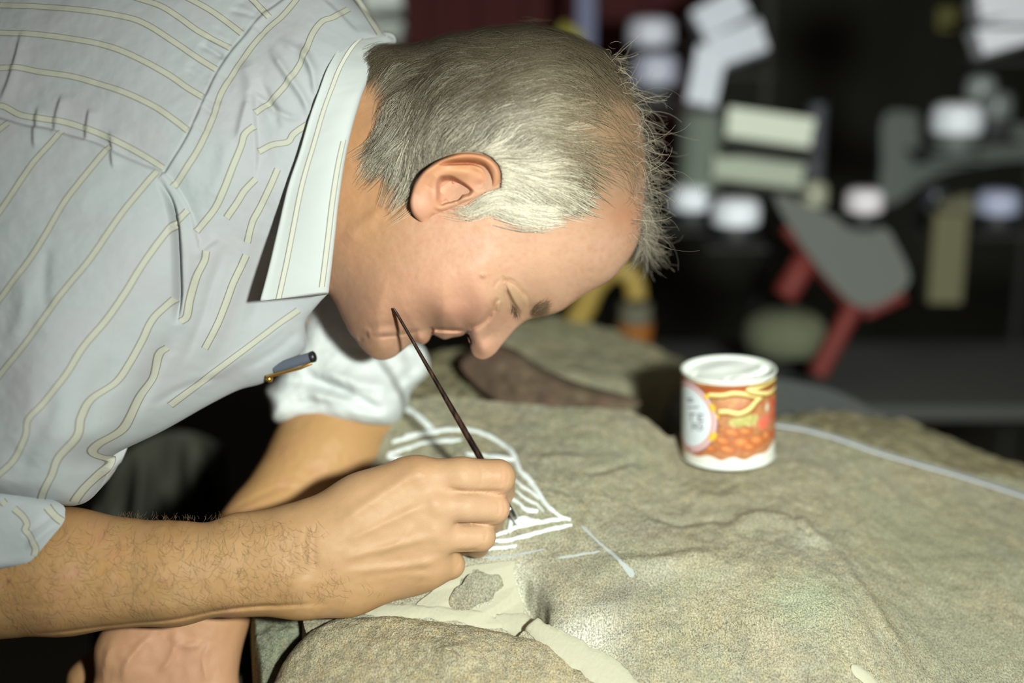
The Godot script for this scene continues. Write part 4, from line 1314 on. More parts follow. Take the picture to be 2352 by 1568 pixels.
	var cbuf := dome(cc, cring, radii(40, 0.4), cr, tint, 1.0, 0.0, false)
	cbuf.add(close_back(cc, cring, cr, cbuf, 40, 30.0))
	cbuf.paint(Color(0.375, 0.395, 0.41))
	put("cuff", cbuf, fabric, shirt)
	for q in [[33, 1168, 54, 1187, 63, 1204, 57, 1216, 72, 1234, 82, 1258, 79, 1276], [108, 1164, 125, 1184, 143, 1198], [5, 1150, 12, 1158]]: stripe(shirt, cr, q, fabric)
	# the far sleeve, rolled up above the elbow
	var z0 := -360.0
	var so := spline(px2([720, 560, 700, 660, 690, 770, 640, 858, 610, 892, 624, 930, 640, 970, 720, 962, 800, 960, 880, 971, 913, 967, 938, 930, 948, 895, 986, 852, 976, 800, 940, 770, 900, 700, 850, 620, 780, 560], z0), true, 6.0)
	var si := three([780, 700, -235, 700, 880, -200, 800, 900, -165, 880, 890, -190, 930, 830, -250, 850, 780, -215])
	var se := three([700, 660, z0, 640, 900, z0, 800, 960, z0 + 130, 700, 966, z0 + 90, 880, 970, z0 + 90, 913, 967, z0 + 40, 980, 850, z0, 780, 560, z0])
	var sr := puff(so, se, si, 70.0, 5.0, A2(590, 0, z0).x, A2(0, 1000, z0).y, A2(1010, 0, z0).x, A2(0, 530, z0).y, 10.0)
	for q in [[640, 870, 720, 880, 800, 905, 880, 945], [690, 850, 760, 890, 820, 910], [930, 790, 940, 850, 900, 900], [660, 930, 740, 925, 840, 935, 910, 940], [950, 800, 960, 840, 930, 870]]:
		sr.stroke(curve_on(sr, q, 10.0), 14.0, -16.0)
	for q in [[700, 905, 780, 925, 860, 950], [960, 860, 930, 890, 915, 930], [740, 850, 830, 880, 900, 890]]: sr.stroke(curve_on(sr, q, 10.0), 16.0, 14.0)
	var sring := even(so, 7.0)
	var sc := A2(800, 800, z0)
	var sbuf := dome(sc, sring, radii(60, 0.6), sr, tint, 1.0, 0.0, false)
	sbuf.add(close_back(sc, sring, sr, sbuf, 60, 150.0))
	sbuf.paint(Color(0.60, 0.63, 0.62))
	put("far_sleeve", sbuf, fabric, shirt)
	# trousers, out of the picture
	var tb := limb(bone([-900, 760, -180, 260, -1120, 1000, -180, 262], 60) + bone([-1100, 900, -60, 215, -1500, 1900, -100, 190, -1590, 3150, -580, 140], 60) + bone([-1100, 900, -300, 215, -1500, 1900, -480, 190, -1590, 3150, -980, 140], 60), 34.0)
	tb.paint(Color(0.03, 0.03, 0.035))
	put("trousers", tb, mat(Color(0.2, 0.2, 0.22), 0.9), person)

# ------------------------------------------------------------------ rocks: heights over the level ground
var G := Basis(Vector3.RIGHT, deg_to_rad(-TILT))
var rock: Raster

func gp(px: float, py: float, z: float) -> Vector3:      # pixel and depth -> (east, north, height) in bench units
	var v := G * A(px, py, z)
	return Vector3(v.x, -v.z, v.y)

func plate_g(list: Array, soft := 0.0) -> Plate:
	var p := PackedVector2Array(); var v := PackedFloat32Array()
	for k in range(0, list.size(), 3):
		var q := gp(list[k], list[k + 1], list[k + 2])
		p.append(Vector2(q.x, q.y)); v.append(q.z)
	return Plate.new(p, v, soft)

func ring_g(list: Array) -> PackedVector2Array:
	var p := PackedVector2Array()
	for k in range(0, list.size(), 3):
		var q := gp(list[k], list[k + 1], list[k + 2])
		p.append(Vector2(q.x, q.y))
	return p

# where the sight line through a pixel meets a height raster
func hit(r, px: float, py: float) -> Vector2:
	var o := G * Vector3(0, 0, D)
	var e := (G * A(px, py, 0.0) - o) / D
	var t := D - 700.0
	while t < D + 1500.0:
		var q := o + e * t
		if q.y < r.sample(q.x, -q.z): break
		t += 8.0
	var lo := t - 8.0
	for k in 8:
		var m := (lo + t) * 0.5
		var q := o + e * m
		if q.y < r.sample(q.x, -q.z): t = m
		else: lo = m
	var w := o + e * t
	return Vector2(w.x, -w.z)

func hits(r, list: Array) -> PackedVector2Array:
	var out := PackedVector2Array()
	for k in range(0, list.size(), 2): out.append(hit(r, list[k], list[k + 1]))
	return out

func to_view(b: Buf) -> Buf:
	var gi := G.inverse()
	for k in b.v.size():
		b.v[k] = gi * Vector3(b.v[k].x, b.v[k].z, -b.v[k].y)
		if k < b.n.size(): b.n[k] = gi * Vector3(b.n[k].x, b.n[k].z, -b.n[k].y)
	return b

func rough(r: Raster, big: float, fine: float, seed_: float) -> void:
	var f := FastNoiseLite.new()
	f.seed = int(seed_)
	f.frequency = 0.012
	f.fractal_octaves = 5
	f.fractal_gain = 0.55
	var c := FastNoiseLite.new()
	c.seed = int(seed_) + 1
	c.noise_type = FastNoiseLite.TYPE_CELLULAR
	c.frequency = 0.035
	for iy in r.h:
		for ix in r.w:
			var x := r.x0 + ix * r.st; var y := r.y0 + iy * r.st
			r.d[iy * r.w + ix] += f.get_noise_2d(x, y) * big + absf(f.get_noise_2d(x * 6.0, y * 6.0)) * fine + c.get_noise_2d(x + f.get_noise_2d(x * 3, y * 3) * 20.0, y) * fine * 0.5

func mottle(r: Raster, base: Color, seed_: int, many := 900) -> Tints:
	var t := Tints.new(r.x0, r.y0, r.x0 + r.w * r.st, r.y0 + r.h * r.st, 5.0, base)
	var g := RandomNumberGenerator.new()
	g.seed = seed_
	var X := r.w * r.st; var Y := r.h * r.st
	for k in many / 6: t.blob(Vector2(r.x0 + g.randf() * X, r.y0 + g.randf() * Y), g.randf_range(30, 110), g.randf_range(20, 70), g.randf() * 3.0, [base * Color(1.08, 1.04, 0.95), base * Color(0.86, 0.88, 0.9), base * Color(0.95, 1.06, 0.92), base * Color(1.12, 1.0, 0.86)][k % 4], 0.55)
	for k in many * 14: t.blob(Vector2(r.x0 + g.randf() * X, r.y0 + g.randf() * Y), g.randf_range(3, 9), g.randf_range(3, 7), g.randf() * 3.0, [base * 1.4, base * 0.62, base * Color(1.3, 1.15, 0.9), base * 0.72][k % 4], g.randf_range(0.2, 0.6))
	return t

func boulder(called: String, label: String, out: PackedVector2Array, c: Vector2, r: Raster, tint: Tints, m: Material, gap: float, rings: int, under := 1.0) -> Node3D:
	var ring := even(spline(out, true, gap), gap)
	var b := to_view(dome(c, ring, radii(rings, 0.35), r, tint, 1.0, 0.0, false))
	b.normals()
	# side walls down to the floor
	var n := ring.size()
	var k := b.v.size()
	var gi := G.inverse()
	var floor_h := -HEAD_AT.y / U
	for j in n:
		var p := ring[j]
		var h := r.sample(p.x, p.y)
		for q in [[0.0, h], [0.03 * under, h - (h - floor_h) * 0.12], [0.02 * under, lerpf(h, floor_h, 0.6)], [0.06 * under, floor_h]]:
			var w: Vector2 = p + (p - c) * q[0]
			b.v.append(gi * Vector3(w.x, q[1] + noise.get_noise_2d(j * 3.0, q[1]) * (0.0 if q[0] == 0.0 or q[1] == floor_h else 40.0), -w.y))
			b.c.append(tint.sample(p.x, p.y))
	for j in n:
		for e in 3: b.quad(k + 4 * j + e, k + 4 * ((j + 1) % n) + e, k + 4 * ((j + 1) % n) + e + 1, k + 4 * j + e + 1)
	var nn := b.n.duplicate()
	b.normals()
	for j in nn.size(): b.n[j] = nn[j]
	var at := VX * b.v[0]
	var o := thing(called, label, "boulder", Vector3(at.x, 0.0, at.z))
	put("stone", b, m, o)
	return o

func painted(parent: Node3D, r, list: Array, w: float, thick: float, m: Material, called := "painted_line") -> void:
	var pts := spline(hits(r, list), false, 5.0)
	var b := Buf.new()
	var lanes := [[-1.0, -1.0], [-0.8, 0.6], [-0.35, 1.0], [0.3, 1.05], [0.8, 0.6], [1.0, -1.0]]
	var n := pts.size()
	for j in n:
		var t := (pts[mini(j + 1, n - 1)] - pts[maxi(j - 1, 0)]).normalized()
		var s := Vector2(-t.y, t.x)
		var g := float(j) / maxf(n - 1, 1)
		var ww := w * 0.5 * (0.75 + 0.35 * noise.get_noise_2d(j * 9.0 + list[0], list[1])) * minf(1.0, 0.35 + 6.0 * minf(g, 1.0 - g))
		for q in lanes:
			var p: Vector2 = pts[j] + s * q[0] * ww
			b.v.append(Vector3(p.x, p.y, r.sample(p.x, p.y) + 1.2 + thick * q[1]))
	for j in n - 1:
		for e in lanes.size() - 1: b.quad(j * 6 + e, j * 6 + e + 1, j * 6 + e + 7, j * 6 + e + 6)
	b.normals()
	if b.n[2].z < 0.0:
		b.flip(); b.normals()
	put(called, to_view(b), m, parent)

func build_rocks() -> void:
	var stone := mat(Color.WHITE, 0.9, true)
	stone.metallic_specular = 0.25
	bumpy(stone, noise_map(0.09, 21, 14.0, 1024), 8.0, 0.55)
	stone.albedo_texture = grain_map(0.075, 33, 0.52)
	# main boulder
	var pts := [1400, 1560, 235, 1450, 1310, 55, 1310, 1205, -20, 1185, 1190, -30, 1100, 1090, -150, 960, 1040, -240, 960, 960, -330, 1120, 985, -300, 1300, 990, -310, 1440, 985, -340, 1540, 1040, -330, 1670, 1062, -315, 1665, 1000, -420, 1790, 985, -430, 1760, 1080, -270, 1560, 1150, -170,
		1640, 1280, 20, 1830, 1200, -110, 1780, 1400, 130, 1950, 1420, 150, 2080, 1560, 190, 1700, 1560, 240, 2000, 1070, -350, 2200, 1115, -350, 2352, 1150, -350, 2150, 1250, -170, 2300, 1300, -120, 2100, 1380, 0, 2340, 1450, 20, 2250, 1560, 120, 1250, 1440, 150, 1210, 1315, 55, 1080, 1300, 40, 1000, 1390, 100, 1130, 1380, 92,
		880, 1410, 110, 760, 1400, 70, 900, 1250, -40, 760, 1250, -60]
	var top := plate_g(pts, 0.002)
	var out := ring_g([700, 1440, 100, 740, 1250, -120, 840, 1080, -270, 900, 950, -360, 1000, 925, -400, 1130, 955, -400, 1280, 965, -400, 1420, 958, -410, 1490, 968, -410, 1535, 1015, -380, 1570, 1015, -420, 1650, 985, -450, 1780, 972, -460, 1900, 998, -440, 2050, 1058, -420, 2200, 1098, -410, 2400, 1150, -410, 2650, 1300, -200, 2600, 1700, 200, 2300, 1760, 300, 1700, 1760, 380, 1200, 1720, 330, 850, 1600, 200])
	var lo := out[0]; var hi := out[0]
	for q in out:
		lo = lo.min(q); hi = hi.max(q)
	var raw := plate_raster(top, lo.x - 40, lo.y - 40, hi.x + 40, hi.y + 40, 24.0)
	rock = Raster.new(lo.x - 30, lo.y - 30, hi.x + 30, hi.y + 30, 4.0)
	for iy in rock.h:
		for ix in rock.w: rock.d[iy * rock.w + ix] = raw.sample(rock.x0 + ix * 4.0, rock.y0 + iy * 4.0)
	# the broken step, ridges and hollows
	rock.stroke(spline(hits(raw, [1252, 1412, 1246, 1402, 1236, 1392, 1230, 1368, 1214, 1350, 1208, 1328, 1196, 1318, 1192, 1302]), false, 6.0), 11.0, -46.0, 150.0)
	var left_up := hits(raw, [1196, 1308, 1230, 1290, 1300, 1275])
	rock.stroke(left_up, 8.0, 5.0)
	rock.stroke(hits(raw, [1200, 1320, 1215, 1350, 1240, 1390, 1262, 1440]), 6.0, -34.0)
	rock.stroke(hits(raw, [1225, 1350, 1250, 1385, 1258, 1420]), 5.0, -22.0)
	rock.stroke(hits(raw, [1660, 1225, 1740, 1190, 1830, 1200, 1900, 1260]), 26.0, 14.0)
	rock.stroke(hits(raw, [1815, 1175, 1835, 1210, 1870, 1240]), 7.0, -12.0)
	rock.stroke(hits(raw, [1880, 1220, 1960, 1330, 2030, 1430, 2110, 1560]), 18.0, 8.0)
	rock.stroke(hits(raw, [1560, 1120, 1640, 1150, 1720, 1140]), 30.0, 9.0)
	rock.stroke(hits(raw, [1480, 1180, 1560, 1200, 1640, 1190, 1700, 1200]), 14.0, -8.0)
	rock.stroke(hits(raw, [1330, 1330, 1420, 1300, 1540, 1290, 1660, 1270]), 22.0, 12.0)
	rock.stroke(hits(raw, [1340, 1450, 1400, 1400, 1480, 1380]), 30.0, 10.0)
	rock.stroke(hits(raw, [1230, 1060, 1290, 1050, 1350, 1060]), 16.0, 8.0)
	rock.blob(hit(raw, 1420, 1090), 70, 40, 0.2, 8)
	rock.stroke(hits(raw, [1330, 1090, 1400, 1080, 1470, 1050]), 10.0, -6.0)
	var plain := rock.d.duplicate()
	rough(rock, 5.5, 3.2, 31)
	var base := Color(0.49, 0.46, 0.35)
	var t := mottle(rock, base, 5, 2200)
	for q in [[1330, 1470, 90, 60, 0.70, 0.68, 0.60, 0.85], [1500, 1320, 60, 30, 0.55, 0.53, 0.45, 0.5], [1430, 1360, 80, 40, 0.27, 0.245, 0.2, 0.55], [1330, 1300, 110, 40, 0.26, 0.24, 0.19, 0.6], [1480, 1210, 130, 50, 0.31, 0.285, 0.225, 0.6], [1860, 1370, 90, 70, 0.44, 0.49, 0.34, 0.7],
			[1620, 1330, 80, 40, 0.46, 0.46, 0.34, 0.6], [1780, 1480, 30, 80, 0.52, 0.44, 0.32, 0.6], [2150, 1250, 220, 140, 0.31, 0.305, 0.21, 0.8], [2200, 1480, 160, 100, 0.31, 0.31, 0.225, 0.7], [1700, 1180, 120, 50, 0.40, 0.375, 0.28, 0.6], [1860, 1240, 40, 22, 0.62, 0.62, 0.5, 0.6], [1420, 1060, 140, 50, 0.33, 0.33, 0.24, 0.6], [1250, 1400, 26, 60, 0.15, 0.14, 0.10, 0.8]]:  # last blob: shade of the step's unlit face, put into the tint
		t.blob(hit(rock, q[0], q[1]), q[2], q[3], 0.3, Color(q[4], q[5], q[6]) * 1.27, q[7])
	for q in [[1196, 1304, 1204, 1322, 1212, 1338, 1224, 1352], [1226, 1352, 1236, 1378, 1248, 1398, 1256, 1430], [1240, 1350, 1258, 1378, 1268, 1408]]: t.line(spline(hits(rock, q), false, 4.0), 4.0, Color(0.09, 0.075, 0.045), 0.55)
	# mortar between the stones is smooth and pale
	for q in [[1040, 1310, 90, 22], [1160, 1330, 46, 60], [1120, 1405, 100, 24], [940, 1402, 120, 18], [1190, 1380, 40, 50], [1000, 1400, 60, 20]]: t.blob(hit(rock, q[0], q[1]), q[2], q[3], 0.0, Color(0.74, 0.72, 0.585), 0.97)
	for q in [[1080, 1350, 30, 22], [1060, 1370, 30, 10], [1110, 1335, 34, 14]]: t.blob(hit(rock, q[0], q[1]), q[2], q[3], 0.4, Color(0.33, 0.32, 0.25), 0.8)
	rock.blob(hit(raw, 1098, 1350), 55, 36, 0.3, 14)
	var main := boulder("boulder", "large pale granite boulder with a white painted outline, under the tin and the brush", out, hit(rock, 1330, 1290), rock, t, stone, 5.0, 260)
	# the painting: white lines
	var paint := mat(Color(0.86, 0.885, 0.88), 0.5)
	bumpy(paint, noise_map(0.06, 4, 3.0, 256), 30.0, 0.3)
	var chalk := mat(Color(0.66, 0.68, 0.67), 0.9)
	bumpy(chalk, noise_map(0.2, 9, 6.0, 256), 30.0, 0.6)
	for q in [[[930, 1002, 1000, 990, 1064, 986, 1110, 996, 1141, 1011, 1168, 1030, 1183, 1053, 1194, 1080, 1217, 1103, 1236, 1130, 1256, 1160, 1282, 1183, 1311, 1195], 17, 3.0], [[1314, 1207, 1263, 1216, 1217, 1229, 1168, 1241, 1120, 1244], 10, 3.0], [[1306, 1193, 1248, 1199, 1194, 1208, 1141, 1228, 1100, 1236], 9, 2.5],
			[[1187, 1253, 1150, 1258, 1105, 1268], 8, 2.0], [[1160, 1138, 1190, 1155, 1206, 1170, 1236, 1175], 10, 4.0], [[1166, 1160, 1185, 1188, 1196, 1196, 1240, 1200], 14, 5.0], [[1180, 1100, 1200, 1118, 1217, 1128, 1240, 1148], 9, 3.0], [[1184, 1128, 1215, 1150, 1232, 1158, 1250, 1178], 7, 3.0], [[1170, 1205, 1200, 1190, 1220, 1194, 1246, 1200], 7, 3.0],
			[[1176, 1182, 1172, 1206, 1168, 1226], 14, 4.0], [[890, 1043, 930, 1030, 965, 1019, 1022, 1011, 1060, 1010], 15, 2.0], [[900, 1016, 940, 1004, 976, 996, 1010, 992], 12, 2.0], [[925, 935, 946, 945, 965, 960, 984, 978, 1000, 990], 20, 2.5], [[888, 1048, 910, 1052, 938, 1062], 16, 2.5], [[1070, 1042, 1110, 1046, 1150, 1050, 1184, 1058], 15, 2.5], [[1120, 1050, 1150, 1056, 1176, 1078], 10, 2.5]]:
		painted(main, rock, q[0], q[1], q[2], paint)
	for q in [[[1378, 1266, 1330, 1274, 1282, 1282], 7, 0.3], [[1250, 1262, 1210, 1270, 1145, 1280, 1110, 1280], 6, 0.3], [[1335, 1208, 1365, 1236, 1390, 1258], 9, 0.3], [[1386, 1254, 1405, 1270, 1424, 1288, 1440, 1306], 10, 0.5], [[1428, 1292, 1446, 1312, 1456, 1322], 18, 1.0]]:
		painted(main, rock, q[0], q[1], q[2], chalk, "chalk_line")
	# pale mortar bed with a small stone in it, left of the broken step
	var mortar_m := mat(Color(0.69, 0.675, 0.59), 0.95)
	bumpy(mortar_m, noise_map(0.06, 2, 3.0, 512), 9.0, 0.4)
	var bed_r := rock_copy(plain, 6.5)
	var bed_o := spline(hits(bed_r, [1062, 1302, 1130, 1292, 1184, 1288, 1180, 1308, 1184, 1332, 1190, 1356, 1202, 1388, 1202, 1416, 1170, 1422, 1100, 1414, 1010, 1402, 950, 1392, 985, 1360, 1020, 1330]), true, 6.0)
	bed_r.blob(hit(bed_r, 1170, 1350), 60, 60, 0.0, 3.0)
	var bed := thing("mortar_bed", "pale mortar bed between the hand's heel and the broken step, round a small stone", "mortar", to_world(hit(bed_r, 1120, 1350), bed_r))
	patch(bed, "mortar", bed_o, hit(bed_r, 1130, 1350), bed_r, mottle(bed_r, Color(0.74, 0.735, 0.72), 14, 900), mortar_m)
	var peb_r := rock_copy(plain, 5.0)
	peb_r.blob(hit(peb_r, 1092, 1348), 62, 44, 0.3, 26.0)
	rough(peb_r, 4.0, 5.0, 61)
	peb_r.stroke(hits(peb_r, [1050, 1372, 1064, 1350, 1082, 1334]), 6.0, -9.0)
	var peb_o := spline(hits(peb_r, [1030, 1380, 1044, 1352, 1062, 1340, 1072, 1322, 1100, 1312, 1124, 1318, 1150, 1320, 1158, 1340, 1136, 1352, 1130, 1370, 1096, 1378, 1076, 1396, 1046, 1398]), true, 6.0)
	var peb := thing("stone", "small dark grey stone bedded in the mortar beside the hand's heel", "stone", to_world(hit(peb_r, 1092, 1348), peb_r))
	patch(peb, "stone", peb_o, hit(peb_r, 1092, 1350), peb_r, mottle(peb_r, Color(0.45, 0.425, 0.33), 15, 900), stone)
	# the front boulder, below left
	var f_pts := [640, 1560, 215, 700, 1470, 165, 760, 1412, 125, 850, 1402, 130, 1000, 1412, 140, 1150, 1432, 160, 1250, 1458, 175, 1330, 1510, 205, 1430, 1580, 245, 900, 1480, 215, 1050, 1500, 238, 1000, 1568, 285, 800, 1568, 262, 1200, 1540, 240]
	var f_out := ring_g([602, 1600, 215, 615, 1545, 195, 650, 1475, 155, 700, 1432, 120, 760, 1402, 100, 860, 1397, 105, 1000, 1404, 118, 1150, 1424, 140, 1260, 1450, 160, 1350, 1505, 190, 1460, 1580, 240, 1500, 1680, 320, 1300, 1760, 420, 1000, 1780, 430, 700, 1760, 390])
	var fr := rock_raster(f_pts, f_out, 60.0, 70.0)
	fr.blob(hit(fr, 1045, 1505), 36, 26, 0.4, 16)
	fr.stroke(hits(fr, [1020, 1490, 1050, 1488, 1066, 1510, 1062, 1535]), 4.0, -6.0)
	rough(fr, 6.0, 4.6, 77)
	var ft := mottle(fr, Color(0.50, 0.45, 0.33), 9, 1200)
	ft.blob(hit(fr, 1130, 1445), 120, 22, -0.2, Color(0.33, 0.31, 0.25), 0.6)
	boulder("boulder", "rough tan boulder in front, cut by the bottom edge, below the painting hand", f_out, hit(fr, 1000, 1500), fr, ft, stone, 5.0, 160)
	# smooth mortar ribbon between them
	var mr := rock_copy(plain, 4.5)
	for q in [[[800, 1397, 900, 1400, 1000, 1407, 1100, 1420, 1180, 1434, 1220, 1448], 36, 3.0], [[1140, 1420, 1200, 1438, 1260, 1462, 1330, 1502, 1400, 1545, 1470, 1590], 78, 4.0], [[1955, 1532, 1985, 1552, 2010, 1575, 2030, 1600], 30, 2.5]]:
		var wide: float = q[1]
		var st := hits(mr, q[0])
		var joint := thing("mortar_joint", "wide end of the pale mortar seam, running to the bottom edge between the two boulders" if wide > 50 else "thin pale mortar seam under the heel of the painting hand" if wide > 35 else "short pale mortar seam touching the bottom edge, right of the tin", "mortar", to_world(st[2], mr))
		painted(joint, mr, q[0], wide, q[2], mortar_m, "seam")
	# grey-green rock left of the crack, beside the man's resting hand
	var l_pts := [590, 1420, 20, 700, 1408, 10, 640, 1450, 60, 600, 1500, 100, 580, 1568, 140, 740, 1400, 0, 660, 1415, 20]
	var l_out := ring_g([592, 1380, -60, 760, 1385, -60, 758, 1405, 20, 700, 1434, 50, 655, 1472, 90, 622, 1530, 130, 604, 1600, 170, 595, 1560, 140, 585, 1500, 100, 575, 1440, 40])
	var lr := rock_raster(l_pts, l_out, 14.0, 120.0)
	rough(lr, 12.0, 4.0, 12)
	var lt := mottle(lr, Color(0.31, 0.33, 0.25), 3, 300)
	boulder("boulder", "grey-green rock wedged beside the man's resting hand, left of the dark crack", l_out, hit(lr, 650, 1430), lr, lt, stone, 5.0, 50)
	# dark stone below the resting hand, which carries it
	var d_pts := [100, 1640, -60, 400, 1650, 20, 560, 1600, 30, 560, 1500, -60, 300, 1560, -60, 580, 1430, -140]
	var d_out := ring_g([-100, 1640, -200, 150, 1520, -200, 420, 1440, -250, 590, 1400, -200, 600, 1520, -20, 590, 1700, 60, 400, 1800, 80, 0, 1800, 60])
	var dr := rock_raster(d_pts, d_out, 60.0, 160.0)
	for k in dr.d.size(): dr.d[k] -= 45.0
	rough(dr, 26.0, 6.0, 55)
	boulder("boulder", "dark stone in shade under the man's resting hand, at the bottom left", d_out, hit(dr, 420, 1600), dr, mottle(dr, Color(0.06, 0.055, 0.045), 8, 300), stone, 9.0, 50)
	# rocks behind
	var olive := Color(0.38, 0.345, 0.225)
	var b_pts := [920, 900, -560, 1000, 850, -700, 1100, 830, -780, 1000, 960, -460, 900, 830, -750, 1080, 900, -600, 1160, 920, -560]
	var b_out := ring_g([840, 1000, -400, 850, 860, -760, 930, 800, -850, 1030, 785, -900, 1110, 790, -900, 1150, 850, -800, 1180, 930, -600, 1160, 985, -480, 1000, 1000, -440])
	var br := rock_raster(b_pts, b_out, 60.0, 150.0)
	rough(br, 16.0, 3.0, 90)
	boulder("boulder", "olive rock behind the brush handle, right of the far sleeve", b_out, hit(br, 1000, 900), br, mottle(br, olive, 4, 200), stone, 9.0, 60)
	var c_pts := [1200, 800, -1000, 1300, 790, -1050, 1400, 810, -1050, 1500, 840, -1000, 1300, 850, -900, 1450, 870, -900, 1240, 840, -930, 1560, 880, -900, 1380, 850, -920]
	var c_out := ring_g([1120, 850, -930, 1130, 780, -1150, 1250, 758, -1250, 1380, 775, -1250, 1500, 815, -1180, 1600, 870, -1050, 1600, 910, -920, 1540, 905, -880, 1470, 880, -850, 1380, 876, -850, 1300, 880, -860, 1200, 870, -880])
	var cr := rock_raster(c_pts, c_out, 40.0, 200.0)
	rough(cr, 14.0, 3.0, 91)
	boulder("boulder", "flat olive rock in the middle distance, behind the man's nose and left of the tin", c_out, hit(cr, 1350, 820), cr, mottle(cr, Color(0.41, 0.385, 0.27), 6, 200), stone, 9.0, 60, -9.0)
	var e_pts := [1560, 900, -900, 1700, 915, -900, 1850, 930, -880, 1980, 950, -860, 1700, 880, -980, 1900, 900, -960, 1640, 950, -800, 1900, 955, -820]
	var e_out := ring_g([1540, 955, -780, 1545, 885, -960, 1620, 865, -1030, 1760, 868, -1050, 1900, 895, -1010, 2000, 935, -930, 2050, 965, -860, 1950, 975, -790, 1750, 970, -760])
	var er := rock_raster(e_pts, e_out, 26.0, 120.0)
	boulder("stone_slab", "smooth dark grey slab just behind the tin on its right", e_out, hit(er, 1780, 920), er, mottle(er, Color(0.115, 0.125, 0.125), 7, 100), mat(Color.WHITE, 0.8, true), 9.0, 40, -8.0)
	var g_pts := [1800, 975, -560, 1950, 985, -560, 2060, 985, -600, 2150, 1020, -580, 2250, 1060, -560, 2352, 1105, -540, 1900, 1010, -480, 2100, 1060, -480, 2300, 1130, -440, 2000, 970, -640]
	var g_out := ring_g([1760, 1010, -480, 1765, 965, -640, 1900, 950, -720, 2040, 955, -720, 2120, 985, -700, 2200, 1025, -680, 2290, 1080, -660, 2420, 1100, -660, 2500, 1200, -440, 2350, 1175, -390, 2150, 1110, -420, 1950, 1040, -440])
	var gr := rock_raster(g_pts, g_out, 34.0, 130.0)
	rough(gr, 14.0, 3.0, 92)
	boulder("boulder", "olive boulder beyond the white strip, at the right edge", g_out, hit(gr, 2050, 1010), gr, mottle(gr, Color(0.36, 0.325, 0.21), 2, 200), stone, 9.0, 60)

func rock_copy(heights: PackedFloat32Array, lift: float) -> Raster:
	var r := Raster.new(0, 0, 4, 4, 4)
	r.x0 = rock.x0; r.y0 = rock.y0; r.st = rock.st; r.w = rock.w; r.h = rock.h
	r.d = heights.duplicate()
	for k in r.d.size(): r.d[k] += lift
	return r

# a thin crust lying on the rock: its rim dips into the stone
func patch(parent: Node3D, called: String, out: PackedVector2Array, c: Vector2, r: Raster, tint: Tints, m: Material) -> void:
	var ring := even(out, 3.0)
	var b := dome(c, ring, radii(50, 0.3), r, tint, 1.0, 0.0, false)
	var n := ring.size()
	for j in [48, 49]:
		for k in n: b.v[1 + j * n + k].z -= 5.0 if j == 48 else 16.0
	b.n = PackedVector3Array()
	var q := to_view(b)
	q.normals()
	put(called, q, m, parent)

func to_world(p: Vector2, r) -> Vector3:
	var w := VX * (G.inverse() * Vector3(p.x, r.sample(p.x, p.y), -p.y))
	return Vector3(w.x, 0.0, w.z)

func rock_raster(pts: Array, out: PackedVector2Array, rounding: float, drop: float) -> Raster:
	var lo := out[0]; var hi := out[0]
	for q in out:
		lo = lo.min(q); hi = hi.max(q)
	var raw := plate_raster(plate_g(pts, 0.002), lo.x - 40, lo.y - 40, hi.x + 40, hi.y + 40, 20.0)
	var rd := inside_raster(even(spline(out, true, 9.0), 9.0), lo.x - 40, lo.y - 40, hi.x + 40, hi.y + 40, 12.0)
	var r := Raster.new(lo.x - 30, lo.y - 30, hi.x + 30, hi.y + 30, 4.0)
	for iy in r.h:
		for ix in r.w:
			var x := r.x0 + ix * 4.0; var y := r.y0 + iy * 4.0
			var t := clampf(rd.sample(x, y) / rounding, 0.0, 1.0)
			r.d[iy * r.w + ix] = raw.sample(x, y) - drop * (1.0 - sqrt(1.0 - (1.0 - t) * (1.0 - t)))
	return r

# ------------------------------------------------------------------ shaped solids
func lathe(profile: Array, sides: int, at: Vector3, bas: Basis, with_uv := false) -> Buf:
	var b := Buf.new()
	var n := profile.size()
	for k in n:
		for j in sides + 1:
			var g := TAU * j / sides
			b.v.append(at + bas * Vector3(sin(g) * profile[k][0], profile[k][1], cos(g) * profile[k][0]))
			if with_uv: b.uv.append(Vector2(float(j) / sides, float(k) / (n - 1)))
	for k in n - 1:
		for j in sides: b.quad(k * (sides + 1) + j, k * (sides + 1) + j + 1, (k + 1) * (sides + 1) + j + 1, (k + 1) * (sides + 1) + j)
	b.normals()
	for k in n:      # close the seam
		var m := (b.n[k * (sides + 1)] + b.n[k * (sides + 1) + sides]).normalized()
		b.n[k * (sides + 1)] = m; b.n[k * (sides + 1) + sides] = m
	return b

func block(at: Vector3, half: Vector3, bas := Basis(), bevel := 4.0) -> Buf:
	var b := Buf.new()
	var U_ := 20; var V_ := 12
	var inner := half - Vector3.ONE * bevel
	for i in V_ + 1:
		var f := PI * (float(i) / V_ - 0.5)
		for j in U_:
			var g := TAU * (j + 0.5) / U_
			var n := Vector3(cos(f) * cos(g), sin(f), cos(f) * sin(g))
			var s := Vector3(signf(n.x), -1.0 if i * 2 < V_ else 1.0, signf(n.z))
			b.v.append(at + bas * (s * inner + n * bevel))
	for i in V_:
		for j in U_: b.quad(i * U_ + j, i * U_ + (j + 1) % U_, (i + 1) * U_ + (j + 1) % U_, (i + 1) * U_ + j)
	for e in [0, V_]:
		for j in range(1, U_ - 1):
			b.i.append(e * U_); b.i.append(e * U_ + (j if e else j + 1)); b.i.append(e * U_ + (j + 1 if e else j))
	# flat faces need split normals: unshare every triangle by angle
	return facet(b)

